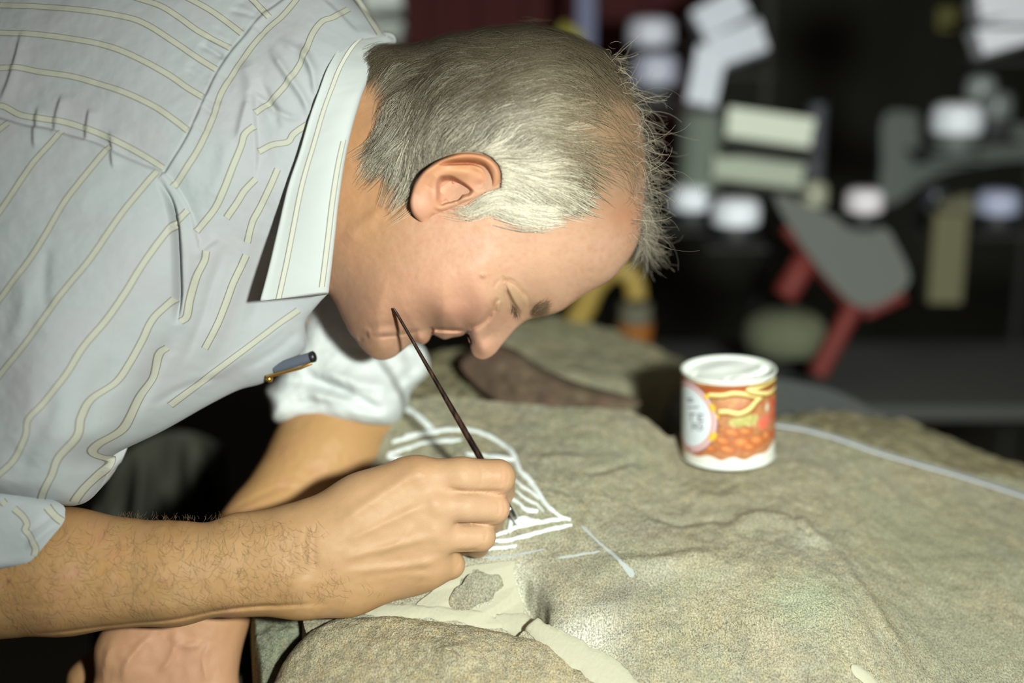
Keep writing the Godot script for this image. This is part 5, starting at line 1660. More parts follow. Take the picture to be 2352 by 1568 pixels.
func facet(b: Buf, limit := 0.55) -> Buf:
	var o := Buf.new()
	var at := {}
	for t in range(0, b.i.size(), 3):
		var p := b.v[b.i[t]]; var q := b.v[b.i[t + 1]]; var r := b.v[b.i[t + 2]]
		var m := (r - p).cross(q - p)
		if m.length_squared() < 1e-9: continue
		var mid := (p + q + r) / 3.0
		for v in [p, q, r]:
			o.v.append(v); o.i.append(o.v.size() - 1); o.n.append(m.normalized())
			var key: Vector3 = (v * 8.0).round()
			if not at.has(key): at[key] = []
			at[key].append([o.v.size() - 1, m])
	var out := o.n.duplicate()
	for key in at:
		for e in at[key]:
			var s := Vector3.ZERO
			for f in at[key]:
				if (f[1] as Vector3).normalized().dot(o.n[e[0]]) > limit: s += f[1]
			out[e[0]] = s.normalized()
	o.n = out
	return o

func upright() -> Basis:      # world-up in the bench frame
	return G.inverse()

# ------------------------------------------------------------------ the tin's printed label
var label_img: Image

func lab_uv(px: float, py: float) -> Vector2:
	var s := clampf((px - 1667.5) / 106.0, -1.0, 1.0)
	var th := asin(s)
	return Vector2((0.5 + th / TAU) * label_img.get_width(), (py - (845.0 + 30.0 * cos(th))) / 202.0 * label_img.get_height())

func lab_blob(px: float, py: float, rx: float, ry: float, col: Color, turn := 0.0, soft := 0.25) -> void:
	var c := lab_uv(px, py)
	var kx := label_img.get_width() / (TAU * 106.0); var ky := label_img.get_height() / 202.0
	var R := maxf(rx, ry) * 1.3
	for y in range(maxi(0, int(c.y - R * ky)), mini(label_img.get_height(), int(c.y + R * ky) + 1)):
		for x in range(maxi(0, int(c.x - R * kx)), mini(label_img.get_width(), int(c.x + R * kx) + 1)):
			var d := Vector2((x - c.x) / kx, (y - c.y) / ky).rotated(-turn)
			var q := Vector2(d.x / rx, d.y / ry).length()
			var f := clampf((1.0 - q) / soft, 0.0, 1.0)
			if f > 0.0: label_img.set_pixel(x, y, label_img.get_pixel(x, y).lerp(col, f))

func lab_line(list: Array, w: float, col: Color, soft := 0.4) -> void:
	var p := PackedVector2Array()
	for k in range(0, list.size(), 2): p.append(Vector2(list[k], list[k + 1]))
	for q in spline(p, false, w * 0.35): lab_blob(q.x, q.y, w, w, col, 0.0, soft)

func label_texture() -> Texture2D:
	label_img = Image.create(1536, 512, false, Image.FORMAT_RGB8)
	label_img.fill(Color8(178, 122, 80))
	var g := RandomNumberGenerator.new()
	g.seed = 3
	for k in 260: lab_blob(g.randf_range(1561, 1774), g.randf_range(870, 1070), g.randf_range(4, 11), g.randf_range(3, 8), [Color8(186, 118, 72), Color8(150, 84, 48), Color8(196, 134, 84), Color8(176, 98, 60)][k % 4], g.randf() * 3.0, 0.9)
	for k in 40: lab_blob(1560 + k * 5.6, 872 + 12 * sin(acos(clampf((k * 5.6 - 107) / 107.0, -1, 1))), 6, 12, Color8(150, 76, 30), 0.0, 0.6)
	lab_line([1600, 888, 1640, 892, 1690, 890], 9, Color8(166, 82, 30))
	lab_blob(1662, 915, 34, 16, Color8(196, 140, 96))
	for k in 30: lab_blob(g.randf_range(1634, 1700), g.randf_range(904, 928), 5, 4, [Color8(186, 120, 84), Color8(208, 160, 112), Color8(196, 130, 110)][k % 3], 0.0, 0.8)
	lab_blob(1690, 962, 40, 16, Color8(180, 172, 104))
	for k in 24: lab_blob(g.randf_range(1655, 1725), g.randf_range(950, 978), 7, 4, [Color8(196, 190, 124), Color8(166, 152, 84), Color8(204, 186, 120)][k % 3], g.randf() * 3.0, 0.7)
	# red patch and side
	for k in 40: lab_blob(g.randf_range(1752, 1774), g.randf_range(900, 1010), 10, 9, [Color8(198, 84, 60), Color8(184, 66, 56), Color8(206, 104, 76)][k % 3], 0.0, 0.6)
	lab_blob(1735, 968, 26, 22, Color8(212, 112, 92), 0.0, 0.4)
	lab_blob(1735, 975, 18, 14, Color8(220, 106, 80), 0.0, 0.5)
	lab_blob(1742, 932, 8, 16, Color8(220, 206, 190), 0.0, 0.6)
	lab_blob(1760, 905, 12, 14, Color8(196, 140, 64), 0.0, 0.6)
	# noodles
	for q in [[[1612, 896, 1640, 897, 1662, 893, 1690, 897, 1722, 906], 6], [[1726, 906, 1712, 918, 1698, 934, 1674, 944, 1650, 938, 1634, 938], 6.5], [[1694, 886, 1720, 882, 1745, 872, 1772, 860], 5.5], [[1700, 890, 1725, 896, 1748, 897, 1770, 884], 5.5], [[1700, 872, 1730, 868, 1766, 850], 4.5]]:
		var sh := []
		for e in q[0].size(): sh.append(q[0][e] + (3 if e % 2 else 1))
		lab_line(sh, q[1] + 2, Color8(128, 84, 34))
		lab_line(q[0], q[1], Color8(222, 200, 118))
		var hi := []
		for e in q[0].size(): hi.append(q[0][e] - (2 if e % 2 else 0))
		lab_line(hi, q[1] * 0.5, Color8(240, 226, 158))
	# beans
	for q in [[1660, 992, 24, 14], [1690, 990, 22, 12], [1640, 1012, 22, 14], [1682, 1018, 26, 18], [1718, 1014, 26, 17], [1742, 1004, 18, 17], [1610, 1028, 24, 14], [1650, 1034, 24, 13], [1588, 1036, 18, 12], [1700, 1030, 20, 12]]:
		lab_blob(q[0], q[1], q[2], q[3], Color8(166, 88, 46), 0.2, 0.3)
		lab_blob(q[0] - 1, q[1] - 1, q[2] - 3, q[3] - 3, Color8(204, 122, 68), 0.2, 0.5)
		lab_blob(q[0] - 4, q[1] - 4, q[2] * 0.5, q[3] * 0.4, Color8(220, 148, 92), 0.2, 0.8)
	# white oval badge on the left, with ring, accents and dark lettering
	lab_blob(1571, 950, 84, 92, Color8(136, 92, 92), 0.0, 0.04)
	lab_blob(1571, 950, 81, 89, Color8(226, 196, 202), 0.0, 0.05)
	lab_blob(1571, 950, 73, 81, Color8(196, 96, 74), 0.0, 0.05)
	lab_blob(1571, 950, 70, 78, Color8(222, 232, 238), 0.0, 0.06)
	for q in [[1618, 928, 7, 15, -0.35], [1606, 900, 8, 8, -0.7], [1619, 1000, 9, 16, 0.5], [1628, 950, 4, 8, 0.0]]: lab_blob(q[0], q[1], q[2], q[3], Color8(226, 190, 60), q[4], 0.4)
	# lettering: rows of dark serif strokes as far as they can be read
	var ink := Color8(112, 104, 116)
	for q in [[[1576, 944, 1576, 962], 2.6], [[1572, 944, 1584, 944], 2.2], [[1590, 944, 1590, 962], 2.6], [[1590, 944, 1600, 945], 2.2], [[1590, 953, 1598, 953], 2.0], [[1590, 962, 1600, 961], 2.2], [[1578, 968, 1578, 984], 2.4], [[1578, 968, 1588, 970, 1586, 976, 1578, 976], 2.0], [[1583, 977, 1590, 984], 2.2], [[1596, 968, 1593, 973, 1598, 978, 1593, 984], 2.2], [[1568, 907, 1578, 905], 2.4], [[1570, 913, 1580, 912], 2.2], [[1570, 928, 1590, 926], 2.0]]:
		lab_line(q[0], q[1], ink, 0.6)
	lab_blob(1571, 1040, 10, 10, Color8(160, 88, 50))
	# white foot, scalloped by the beans
	for k in 90:
		var px := 1561.0 + k * 2.4
		var th := asin(clampf((px - 1667.5) / 106.0, -1, 1))
		var y := 1026 + 30 * cos(th) - maxf(0.0, px - 1716.0) * 0.35 + 4.0 * sin(px * 0.12)
		for j in 8: lab_blob(px, y + 8 + j * 8, 4, 8, Color8(228, 226, 216), 0.0, 0.3)
	# round the back the band of print runs on
	var W := label_img.get_width()
	for y in label_img.get_height():
		for x in W / 4 - 6: 
			label_img.set_pixel(x, y, label_img.get_pixel(W / 2 - 12 - x, y))
			label_img.set_pixel(W - 1 - x, y, label_img.get_pixel(W / 2 + x + 12, y))
	return ImageTexture.create_from_image(label_img)

func build_tin() -> void:
	var B := A(1672, 1045, -318)
	var axis := Vector3(-0.035, 0.965, 0.255).normalized()
	var right := Vector3(1, 0.035, 0).normalized()
	var bas := Basis(right, axis, right.cross(axis)).orthonormalized()
	var w := VX * B
	var tin := thing("paint_tin", "open food tin with a bean label, full of white paint, standing on the boulder", "tin", w)
	var H := 228.0; var R := 115.5
	var steel := mat(Color(0.90, 0.92, 0.89), 0.4)
	put("tin_body", lathe([[0, 2], [R - 6, 2], [R - 2, 0], [R + 1, 2], [R + 1.5, 6], [R - 1, 10], [R - 1.5, H - 10], [R - 1, H - 8], [R + 2.5, H - 5], [R + 3.5, H - 2], [R + 2.5, H + 1], [R - 0.5, H + 1], [R - 3.5, H - 2], [R - 5, H - 6], [R - 5, H - 40]], 96, B, bas), steel, tin)
	var lm := mat(Color.WHITE, 0.55)
	lm.albedo_texture = label_texture()
	# the label: u runs round the tin, the picture faces the painter's camera side
	var lb := Buf.new()
	var S := 120
	for k in 2:
		for j in S + 1:
			var g := -PI + TAU * j / S
			lb.v.append(B + bas * Vector3(sin(g) * (R + 0.6), [H - 11.0, 11.0][k], cos(g) * (R + 0.6)))
			lb.n.append(bas * Vector3(sin(g), 0, cos(g)))
			lb.uv.append(Vector2(float(j) / S, float(k)))
	for j in S: lb.quad(j, j + 1, S + 1 + j + 1, S + 1 + j)
	put("paper_label", lb, lm, tin)
	# thick paint inside, with a swirl and a clot on the wall
	var pr := Raster.new(-R, -R, R, R, 3.0)
	for q in [[-60, -10, 40, 24, 4], [20, -30, 34, 20, 12], [70, 20, 26, 16, 7], [-20, 50, 60, 22, 5], [96, 40, 14, 26, 8]]: pr.blob(Vector2(q[0], q[1]), q[2], q[3], 0.4, q[4])
	pr.stroke(PackedVector2Array([Vector2(-20, -44), Vector2(0, -10), Vector2(40, -2), Vector2(62, -24), Vector2(56, -52)]), 6.0, -8.0)
	pr.stroke(PackedVector2Array([Vector2(70, -10), Vector2(92, 10), Vector2(98, 40)]), 6.0, -9.0)
	pr.stroke(PackedVector2Array([Vector2(-80, -40), Vector2(-90, 0), Vector2(-70, 40)]), 6.0, -5.0)
	var ring := PackedVector2Array()
	for j in 90: ring.append(Vector2(cos(TAU * j / 90), sin(TAU * j / 90)) * (R - 5.2))
	var pb := dome(Vector2.ZERO, ring, radii(30, 0.2), pr, Tints.new(-R, -R, R, R, 50, Color.WHITE), 1.0, 0.0, false)
	for k in pb.v.size(): pb.v[k] = B + bas * Vector3(pb.v[k].x, H - 24.0 + pb.v[k].y * 0.17 + pb.v[k].z, -pb.v[k].y)
	pb.c = PackedColorArray()
	pb.normals()
	put("white_paint", pb, mat(Color(0.985, 1.0, 0.975), 0.35), tin)

func build_brush() -> void:
	var mouth := on(head, [904, 707])[0]
	var a := A(904, 707, head.sample(mouth.x, mouth.y) + 14.0); var e := A(1172, 1170, 2)
	var o := thing("paintbrush", "thin dark wooden paintbrush held in the man's near hand", "paintbrush", VX * e)
	var pts := PackedVector3Array(); var rad := PackedFloat32Array()
	for k in 41:
		var t := k / 40.0
		pts.append(a.lerp(e, t))
		rad.append(lerpf(3.2, 7.6, smoothstep(0.0, 0.75, t)) * (1.0 if t < 0.9 else lerpf(1.0, 0.8, (t - 0.9) * 10.0)) * (0.5 if k == 0 else 1.0))
	var wood := mat(Color(0.33, 0.215, 0.17), 0.35)
	wood.metallic_specular = 0.5
	wood.albedo_texture = noise_map(0.02, 6, 0.0, 256)
	wood.uv1_triplanar = true
	wood.uv1_scale = Vector3(60, 8, 60)
	put("handle", tube(pts, rad, 14), wood, o)
	var d := (e - a).normalized()
	var steel := mat(Color(0.75, 0.75, 0.74), 0.25)
	steel.metallic = 1.0
	put("ferrule", tube(PackedVector3Array([e - d * 8.0, e, e + d * 16.0, e + d * 28.0]), PackedFloat32Array([6.2, 7.2, 7.0, 6.0]), 14), steel, o)
	put("bristles", tube(PackedVector3Array([e + d * 24.0, e + d * 34.0, e + d * 44.0, e + d * 52.0]), PackedFloat32Array([5.6, 7.0, 4.6, 0.8]), 12), mat(Color(0.9, 0.91, 0.9), 0.5), o)

func build_pen() -> void:
	var o := thing("pen", "dark grey pen with a gold clip sticking out of the shirt's chest pocket", "pen", W3(690, 830, 40))
	var a := A(630, 846, 34); var e := A(722, 818, 46)
	put("cap", tube(PackedVector3Array([a, a.lerp(e, 0.9), a.lerp(e, 0.92)]), PackedFloat32Array([12.0, 12.0, 10.0]), 16), mat(Color(0.33, 0.35, 0.40), 0.35), o)
	put("end_plug", tube(PackedVector3Array([a.lerp(e, 0.9), a.lerp(e, 0.93), a.lerp(e, 1.0), a.lerp(e, 1.03)]), PackedFloat32Array([12.4, 13.0, 13.0, 9.0]), 16), mat(Color(0.09, 0.09, 0.1), 0.4), o)
	var gold := mat(Color(0.78, 0.6, 0.3), 0.3)
	gold.metallic = 0.9
	put("clip", tube(PackedVector3Array([A(716, 834, 56), A(690, 845, 58), A(640, 858, 54), A(612, 866, 50)]), PackedFloat32Array([3.2, 3.6, 3.6, 4.2]), 8), gold, o)
	put("clip_ball", lathe([[0, -8], [6, -6], [8.5, 0], [6, 6], [0, 8]], 14, A(618, 870, 44), Basis()), gold, o)

func build_small_things() -> void:
	build_tin()
	build_brush()
	build_pen()
	# white strip lying along the far edge of the boulder
	var line := PackedVector3Array()
	for q in [[1772, 978, -436], [1850, 990, -428], [1930, 1012, -412], [2010, 1040, -396], [2100, 1066, -386], [2220, 1100, -376], [2352, 1142, -366], [2480, 1186, -356]]: line.append(A(q[0], q[1], q[2]))
	line = spline3(line, 20.0)
	var cord := thing("flat_strip", "narrow white strip lying along the boulder's far edge, right of the tin", "strip", VX * line[line.size() / 2])
	var b := Buf.new()
	var n := line.size()
	var up := upright() * Vector3.UP
	for k in n:
		var t := (line[mini(k + 1, n - 1)] - line[maxi(k - 1, 0)]).normalized()
		var s := t.cross(up).normalized()
		var wd := 11.0 + 8.0 * float(k) / n
		for q in [[-1.0, -2.0], [-1.0, 3.0], [1.0, 3.0], [1.0, -2.0]]: b.v.append(line[k] + s * q[0] * wd + up * (q[1] + 5.0))
	for k in n - 1:
		for j in 4: b.quad(4 * k + j, 4 * k + (j + 1) % 4, 4 * k + 4 + (j + 1) % 4, 4 * k + 4 + j)
	b.i.append_array([0, 1, 2, 0, 2, 3])
	put("strip", facet(b), mat(Color(0.70, 0.71, 0.72), 0.6), cord)
	# brown sacking on the rock behind
	var out := spline(px2([1060, 830, 1120, 790, 1180, 800, 1240, 840, 1300, 868, 1370, 890, 1430, 905, 1470, 925, 1400, 948, 1300, 975, 1220, 962, 1160, 940, 1120, 905, 1080, 870], -560), true, 8.0)
	var inner := three([1150, 850, -520, 1250, 900, -480, 1350, 930, -470, 1200, 940, -450, 1100, 840, -560, 1440, 925, -500])
	var edge := three([1060, 830, -590, 1240, 840, -600, 1430, 905, -540, 1300, 975, -470, 1150, 940, -480])
	var r := puff(out, edge, inner, 26.0, 5.0, A2(1030, 0, -560).x, A2(0, 1000, -560).y, A2(1500, 0, -560).x, A2(0, 760, -560).y, 16.0)
	for k in 12: r.stroke(curve_on(r, [1080 + k * 25, 830 + k * 9, 1110 + k * 25, 870 + k * 8, 1130 + k * 25, 930 + k * 3], 10.0), 9.0, rng.randf_range(-14, 14))
	var tint := Tints.new(r.x0, r.y0, r.x0 + r.w * 5.0, r.y0 + r.h * 5.0, 10.0, Color(0.10, 0.066, 0.04))
	for k in 120: tint.blob(Vector2(rng.randf_range(r.x0, r.x0 + 560), rng.randf_range(r.y0, r.y0 + 320)), rng.randf_range(10, 40), rng.randf_range(6, 20), rng.randf() * 3.0, [Color(0.17, 0.13, 0.08), Color(0.07, 0.045, 0.035), Color(0.14, 0.075, 0.055)][k % 3], 0.6)
	var c := A2(1240, 895, -560)
	var ring := even(out, 7.0)
	var sb := dome(c, ring, radii(50, 0.4), r, tint, 1.0, 0.0, false)
	sb.add(close_back(c, ring, r, sb, 50, 60.0))
	var sack := thing("sacking", "crumpled brown sacking lying between the rocks, below the man's nose", "sacking", W3(1240, 900, -520))
	put("cloth", sb, mat(Color.WHITE, 0.95, true), sack)

# ------------------------------------------------------------------ the dark workshop behind
func structure(called: String, at: Vector3, size: Vector3, m: Material) -> void:
	var me := BoxMesh.new()
	me.size = size
	me.material = m
	var o := MeshInstance3D.new()
	o.name = called
	o.mesh = me
	o.position = at
	o.set_meta("kind", "structure")
	add_child(o)

var Z := -2300.0
var ledges := []

func carton(px: float, py: float, z: float, w: float, h: float, deg: float, label: String, col := Color(0.85, 0.86, 0.91)) -> void:
	var s := (D - z) / D
	var c := A(px, py, z)
	var o := thing("white_carton", label, "carton", VX * c, "")
	var bas := Basis(Vector3(0, 0, 1), deg_to_rad(-deg))
	put("box", block(c, Vector3(w * 0.5 * s, h * 0.5 * s, 60.0), bas, 8.0), mat(col, 0.7), o)
	var g := deg_to_rad(absf(deg))
	if deg != 12: ledges.append([c - upright() * Vector3(0, s * 0.5 * (h * cos(g) + w * sin(g)), 0), 0.5 * s * (w * cos(g) + h * sin(g)) + 20.0])
	put("lid", block(c + bas * Vector3(0, h * 0.34 * s, 0), Vector3(w * 0.51 * s, h * 0.18 * s, 62.0), bas, 6.0), mat(col, 0.6), o)

func jar(px: float, py: float, z: float, w: float, h: float, label: String, lid := Color(0.95, 0.96, 1.0), body := Color(0.16, 0.16, 0.17)) -> void:
	var s := (D - z) / D
	var c := A(px, py, z)
	var o := thing("paint_jar", label, "jar", VX * c)
	var R := w * 0.5 * s; var H := h * 0.5 * s
	put("lid", lathe([[0, -H], [R * 0.92, -H], [R, -H * 0.8], [R, H * 0.2], [R * 0.9, H * 0.7], [R * 0.6, H * 0.95], [0, H]], 40, c, upright()), mat(lid, 0.35), o)
	put("glass", lathe([[R * 0.86, -H * 0.9], [R * 0.95, -H * 1.2], [R * 0.95, -H * 2.2], [R * 0.8, -H * 2.4], [0, -H * 2.4]], 40, c, upright()), mat(body, 0.5), o)
	if px != 1985: ledges.append([c - upright() * Vector3(0, H * 2.4, 0), R + 20.0, px == 2198])

func build_room() -> void:
	var dark := mat(Color(0.5, 0.49, 0.455), 0.95)
	structure("floor", Vector3(0.3, -0.05, -1.2), Vector3(7.4, 0.1, 7.4), dark)
	structure("ceiling", Vector3(0.3, 2.95, -1.2), Vector3(7.4, 0.1, 7.4), dark)
	var panel := thing("added_fill_panel", "flat unseen glowing panel added for fill light on the workshop ceiling, above the boulder", "lamp", Vector3(0.5, 2.88, 0.9))  # glowing body added for the fill light, out of view
	var glow := mat(Color(0.9, 0.9, 0.88), 0.6)
	glow.emission_enabled = true
	glow.emission = Color(1.0, 0.93, 0.82)
	glow.emission_energy_multiplier = 0.5
	var pb := BoxMesh.new()
	pb.size = Vector3(1.2, 0.02, 1.2)
	pb.material = glow
	var pm := MeshInstance3D.new()
	pm.name = "panel"
	pm.mesh = pb
	panel.add_child(pm)
	structure("wall_back", Vector3(0.3, 1.45, -4.85), Vector3(7.4, 2.9, 0.1), dark)
	structure("wall_front", Vector3(0.3, 1.45, 2.45), Vector3(7.4, 2.9, 0.1), dark)
	structure("wall_left", Vector3(-3.35, 1.45, -1.2), Vector3(0.1, 2.9, 7.2), dark)
	structure("wall_right", Vector3(3.95, 1.45, -1.2), Vector3(0.1, 2.9, 7.2), dark)
	var black := mat(Color(0.2, 0.195, 0.185), 0.95)
	Z = -2000.0
	var up := upright()
	# shelf rack
	var rack := thing("shelf_rack", "black shelf rack in the dark behind the man's head, carrying cartons and jars", "shelf", W3(1800, 300, Z - 260))
	for x in [870, 1770, 2410]:
		var a := A(x, -60, Z - 200)
		put("post", block(a + up * Vector3(0, -1500, 0), Vector3(14, 2000, 14), up, 3.0), black, rack)
	# dark red cloth hung behind the head
	var red := mat(Color(0.30, 0.12, 0.12), 0.95)
	var rc := thing("red_curtain", "dark red curtain hanging behind the man's head", "curtain", W3(1240, 200, -3000))
	var cb := Buf.new()
	for j in 121:
		for k in 2:
			var p := A(820 + j * 6.6, [-120, 420][k], -3000)
			cb.v.append(p + Vector3(0, 0, sin(j * 0.75) * 24.0 + sin(j * 0.31) * 16.0))
	for j in 120: cb.quad(2 * j, 2 * j + 1, 2 * j + 3, 2 * j + 2)
	cb.flip()
	put("cloth", cb, red, rc)
	# cartons and jars
	carton(1652, 38, Z, 120, 70, -28, "white carton tilted up to the right, topmost of the pale group behind the forehead")
	carton(1688, 108, Z + 60, 130, 72, -20, "white carton tilted up to the right, just below the topmost tilted one")
	carton(1618, 182, Z + 120, 70, 130, 12, "upright white carton standing on end right of the man's crown")
	carton(1762, 298, Z + 200, 196, 66, 8, "long greenish-white carton, the brightest long one, right of the man's forehead", Color(0.84, 0.86, 0.80))
	carton(1735, 398, Z + 160, 206, 56, 7, "long dull white carton under the brightest long one", Color(0.66, 0.685, 0.62))
	carton(2300, 14, Z + 300, 130, 60, -8, "white carton at the top right corner, upper of two tilted ones", Color(0.95, 0.95, 0.99))
	carton(2305, 82, Z + 300, 140, 68, -16, "white carton at the top right corner, lower of two tilted ones", Color(0.95, 0.95, 0.99))
	carton(880, 4, Z, 90, 50, -6, "white carton over the man's collar, upper of two at the top edge", Color(0.8, 0.82, 0.8))
	carton(884, 78, Z, 80, 56, 10, "white carton over the man's collar, lower of two at the top edge", Color(0.7, 0.72, 0.7))
	jar(1494, 70, Z, 110, 64, "jar with a white lid behind the man's crown, upper of two", Color(0.80, 0.80, 0.86))
	jar(1504, 156, Z, 110, 72, "jar with a white lid behind the man's crown, lower of two", Color(0.72, 0.72, 0.80))
	jar(1588, 452, Z + 120, 96, 56, "jar with a bluish white lid right beside the man's forelock")
	jar(1690, 484, Z + 260, 112, 62, "jar with a bright white lid, lowest beside the man's forelock")
	jar(1868, 444, Z + 120, 66, 58, "small jar with a dull cream lid at the end of the dull carton", Color(0.66, 0.66, 0.58))
	jar(1985, 458, Z + 470, 90, 56, "jar with a pinkish white lid above the grey seat", Color(0.88, 0.85, 0.88))
	jar(2198, 270, Z + 220, 120, 72, "largest jar with a white lid, standing above the grey arch", Color(0.95, 0.96, 1.0), Color(0.36, 0.38, 0.37))
	jar(2252, 200, Z, 70, 56, "jar with a grey-white lid, upper of two behind the largest jar", Color(0.6, 0.62, 0.62))
	jar(2288, 240, Z + 60, 76, 64, "jar with a grey lid, lower of two behind the largest jar", Color(0.48, 0.5, 0.5))
	jar(2292, 462, Z + 180, 100, 56, "jar with a bluish white lid under the grey arch", Color(0.72, 0.74, 0.86))
	jar(2146, 452, Z, 60, 60, "small dark jar left of the jar under the grey arch", Color(0.22, 0.23, 0.25))
	for q in ledges: put("shelf_board", block(q[0] - up * Vector3(0, 7, 60), Vector3(q[1], 6, 150), up, 3.0), mat(Color(0.37, 0.39, 0.375), 0.9) if q.size() > 2 and q[2] else black, rack)
	# grey column, pipe, bar
	var grey := mat(Color(0.43, 0.46, 0.42), 0.9)
	var o := thing("grey_canister", "grey canister under the upright carton, right of the man's crown", "canister", W3(1610, 330, Z + 120))
	put("body", lathe([[0, -150], [70, -150], [76, -142], [76, 110], [70, 128], [40, 134], [0, 135]], 40, A(1608, 342, Z + 120), up), grey, o)
	put("shelf_board", block(A(1608, 342, Z + 120) - up * Vector3(0, 157, 60), Vector3(96, 6, 150), up, 3.0), black, rack)
	o = thing("grey_pipe", "dark grey upright pipe right of the long cartons", "pipe", W3(1872, 340, Z))
	put("tube", lathe([[0, -150], [32, -150], [34, -146], [34, 146], [32, 150], [0, 150]], 24, A(1872, 330, Z), up), mat(Color(0.30, 0.30, 0.33), 0.7), o)
	o = thing("blue_bar", "blue-grey upright bar above the man's crown at the top edge", "bar", W3(1346, 30, Z - 200))
	put("bar", block(A(1346, 20, Z - 200), Vector3(36, 150, 20), up, 6.0), mat(Color(0.42, 0.44, 0.56), 0.7), o)
	o = thing("yellow_tag", "small olive-yellow tag behind the man's hair at the top", "tag", W3(1312, 74, Z - 120))
	put("tag", block(A(1312, 78, Z - 120), Vector3(50, 26, 8), Basis(Vector3(0, 0, 1), -0.5), 5.0), mat(Color(0.55, 0.52, 0.16), 0.7), o)
	o = thing("olive_tag", "small olive tag on the rack near the top right corner", "tag", W3(2188, 44, Z))
	put("tag", block(A(2188, 44, Z), Vector3(60, 44, 8), Basis(), 8.0), mat(Color(0.34, 0.33, 0.16), 0.8), o)
	# grey arch at the right
	o = thing("arched_panel", "grey panel with an arched underside at the right edge", "panel", W3(2220, 350, Z - 60))
	var poly := PackedVector2Array()
	for q in [[2036, 262], [2150, 268], [2300, 282], [2480, 300], [2480, 372], [2352, 366], [2260, 376], [2180, 392], [2120, 418], [2080, 450], [2044, 470], [2018, 460], [2026, 380]]: poly.append(A2(q[0], q[1], Z - 60))
	put("panel", extrude(spline(poly, true, 14.0), Z - 60, 60.0), mat(Color(0.37, 0.39, 0.375), 0.9), o)
	o = thing("olive_post", "olive grey post standing right of the grey seat", "post", W3(2176, 590, Z + 150))
	put("post", block(A(2172, 590, Z + 150), Vector3(62, 165, 40), up, 10.0), mat(Color(0.42, 0.41, 0.31), 0.9), o)
	put("cap", block(A(2196, 476, Z + 150), Vector3(60, 40, 36), up * Basis(Vector3(0, 0, 1), 0.3), 14.0), mat(Color(0.40, 0.39, 0.32), 0.9), o)
	# red-framed seat with a grey cloth
	o = thing("folding_seat", "red-framed folding seat with a grey canvas hanging down", "seat", W3(1940, 600, Z + 480))
	poly = PackedVector2Array()
	for q in [[1780, 450], [1850, 470], [1920, 500], [1950, 524], [2030, 524], [2056, 556], [2090, 640], [2040, 690], [1975, 705], [1910, 650], [1840, 560]]: poly.append(A2(q[0], q[1], Z + 480))
	put("canvas", extrude(spline(poly, true, 14.0), Z + 480, 24.0), mat(Color(0.39, 0.40, 0.385), 0.95), o)
	var redm := mat(Color(0.43, 0.145, 0.12), 0.7)
	for q in [[1806, 520, 1970, 716, 26], [1968, 690, 1876, 860, 34], [1984, 720, 2074, 680, 22], [1800, 680, 1850, 600, 44]]:
		put("frame_tube", tube(PackedVector3Array([A(q[0], q[1], Z + 430), A((q[0] + q[2]) * 0.5, (q[1] + q[3]) * 0.5, Z + 434), A(q[2], q[3], Z + 430)]), PackedFloat32Array([q[4], q[4], q[4]]), 14), redm, o)
	# sack, hose, tub on the bench
	var bench := thing("workbench", "dark workbench in the gloom to the right, behind the slab", "bench", W3(2100, 860, Z))
	put("bench_top", block(A(1950, 852, Z) + up * Vector3(0, -30, 0), Vector3(900, 26, 420), up, 6.0), mat(Color(0.29, 0.29, 0.28), 0.9), bench)
	for x in [1450, 2440]: put("leg", block(A(x, 860, Z) + up * Vector3(0, -1000, 0), Vector3(40, 960, 40), up, 6.0), black, bench)
	o = thing("grey_sack", "round grey-green sack on the bench left of the red frame", "sack", W3(1800, 800, Z + 320))
	var sb := lathe([[0, -80], [90, -80], [130, -60], [145, -10], [130, 40], [90, 66], [50, 76], [0, 80]], 48, A(1804, 762, Z + 320), up)
	for k in sb.v.size(): sb.v[k] += sb.n[k] * noise.get_noise_3dv(sb.v[k] * 1.2) * 14.0
	sb.normals()
	put("sack", sb, mat(Color(0.38, 0.39, 0.31), 0.95), o)
	o = thing("yellow_hose", "thick yellow hose bent in a loop below the man's brow", "hose", W3(1330, 720, -1500))
	var hp := PackedVector3Array()
	for q in [[1286, 830, -1380], [1306, 770, -1430], [1340, 706, -1480], [1368, 650, -1520], [1412, 618, -1560], [1452, 640, -1560], [1462, 690, -1540]]: hp.append(A(q[0], q[1], q[2]))
	hp = spline3(hp, 20.0)
	var hr := PackedFloat32Array()
	for k in hp.size(): hr.append(46.0 - 10.0 * k / hp.size())
	put("tube", tube(hp, hr, 20), mat(Color(0.62, 0.52, 0.25), 0.6), o)
	o = thing("orange_tub", "orange tub with a grey top behind the forelock's tip, on the far rock", "tub", W3(1456, 770, -1500))
	put("tub", lathe([[0, -40], [52, -40], [56, -34], [62, 30], [60, 34], [0, 34]], 32, A(1458, 762, -1500), up), mat(Color(0.55, 0.32, 0.08), 0.7), o)
	put("lid", lathe([[0, 0], [56, 0], [58, 6], [56, 60], [50, 66], [0, 66]], 32, A(1458, 740, -1500), up), mat(Color(0.36, 0.35, 0.29), 0.8), o)
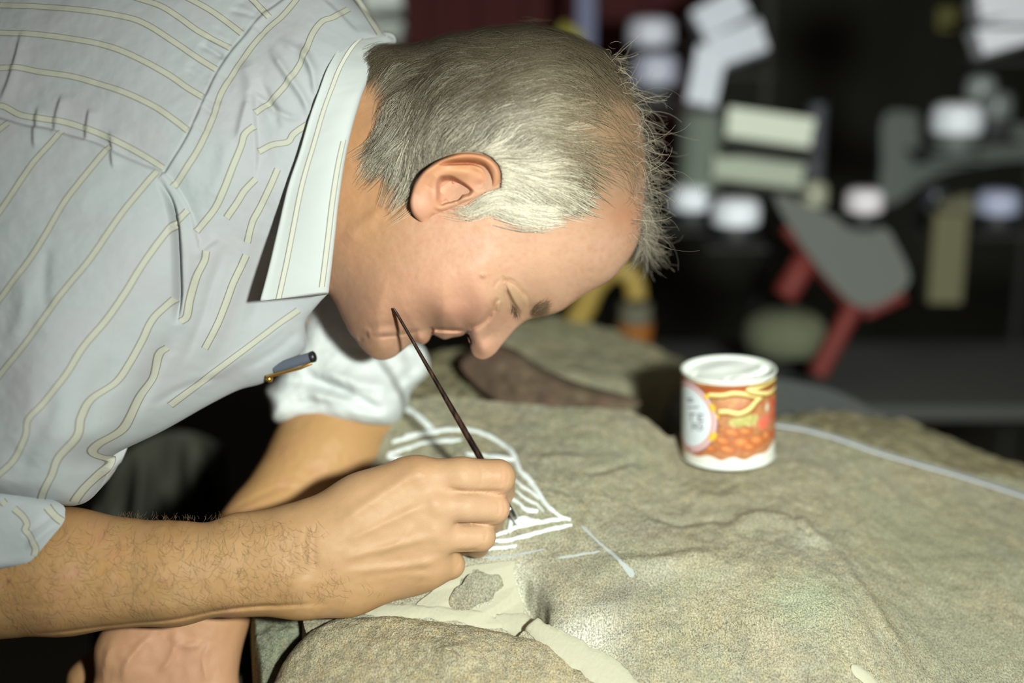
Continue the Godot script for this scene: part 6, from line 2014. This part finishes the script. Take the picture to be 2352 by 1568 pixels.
	# dull cloth in the gap under the man's chest
	o = thing("grey_cloth", "dull olive cloth hanging in the dark gap under the man's chest", "cloth", W3(380, 1080, -1000))
	var gb := Buf.new()
	var N := 60
	for j in N + 1:
		for k in 21:
			var u := float(j) / N; var v := k / 20.0
			var px := lerpf(250, 520, u) + v * lerpf(-60, 20, u)
			var py := lerpf(990 + 60 * pow(absf(u - 0.6) * 2.0, 2.0), 1260, v)
			var w := A(px, py, -1000 + (90.0 * sin(u * 19.0 + v * 3.0) + 60.0 * sin(u * 31.0 - v * 4.0)) * v + 60.0 * sin(u * 7.0) + 70.0 * (1.0 - v))
			if k == 20: w = G.inverse() * (G * w * Vector3(1, 0, 1) + Vector3(0, -HEAD_AT.y / U, 0))
			gb.v.append(w)
	for j in N:
		for k in 20: gb.quad(j * 21 + k, j * 21 + k + 1, (j + 1) * 21 + k + 1, (j + 1) * 21 + k)
	gb.flip()
	gb.normals()
	if gb.n[500].z < 0.0:
		gb.flip(); gb.normals()
	put("cloth", gb, mat(Color(0.24, 0.24, 0.2), 0.95), o)

func extrude(poly: PackedVector2Array, z: float, deep: float) -> Buf:
	var b := Buf.new()
	var n := poly.size()
	for q in poly: b.v.append(Vector3(q.x, q.y, z))
	for q in poly: b.v.append(Vector3(q.x, q.y, z - deep))
	var tri := Geometry2D.triangulate_polygon(poly)
	for t in range(0, tri.size(), 3):
		var a := poly[tri[t]]; var e := poly[tri[t + 1]]; var f := poly[tri[t + 2]]
		var cw := (e - a).cross(f - a) < 0.0
		b.i.append_array([tri[t], tri[t + 1], tri[t + 2]] if cw else [tri[t], tri[t + 2], tri[t + 1]])
		b.i.append_array([n + tri[t], n + tri[t + 2], n + tri[t + 1]] if cw else [n + tri[t], n + tri[t + 1], n + tri[t + 2]])
	var area := 0.0
	for k in n: area += poly[k].cross(poly[(k + 1) % n])
	for k in n:
		var k2 := (k + 1) % n
		if area > 0.0: b.quad(k, n + k, n + k2, k2)
		else: b.quad(k, k2, n + k2, n + k)
	return facet(b, 0.8)
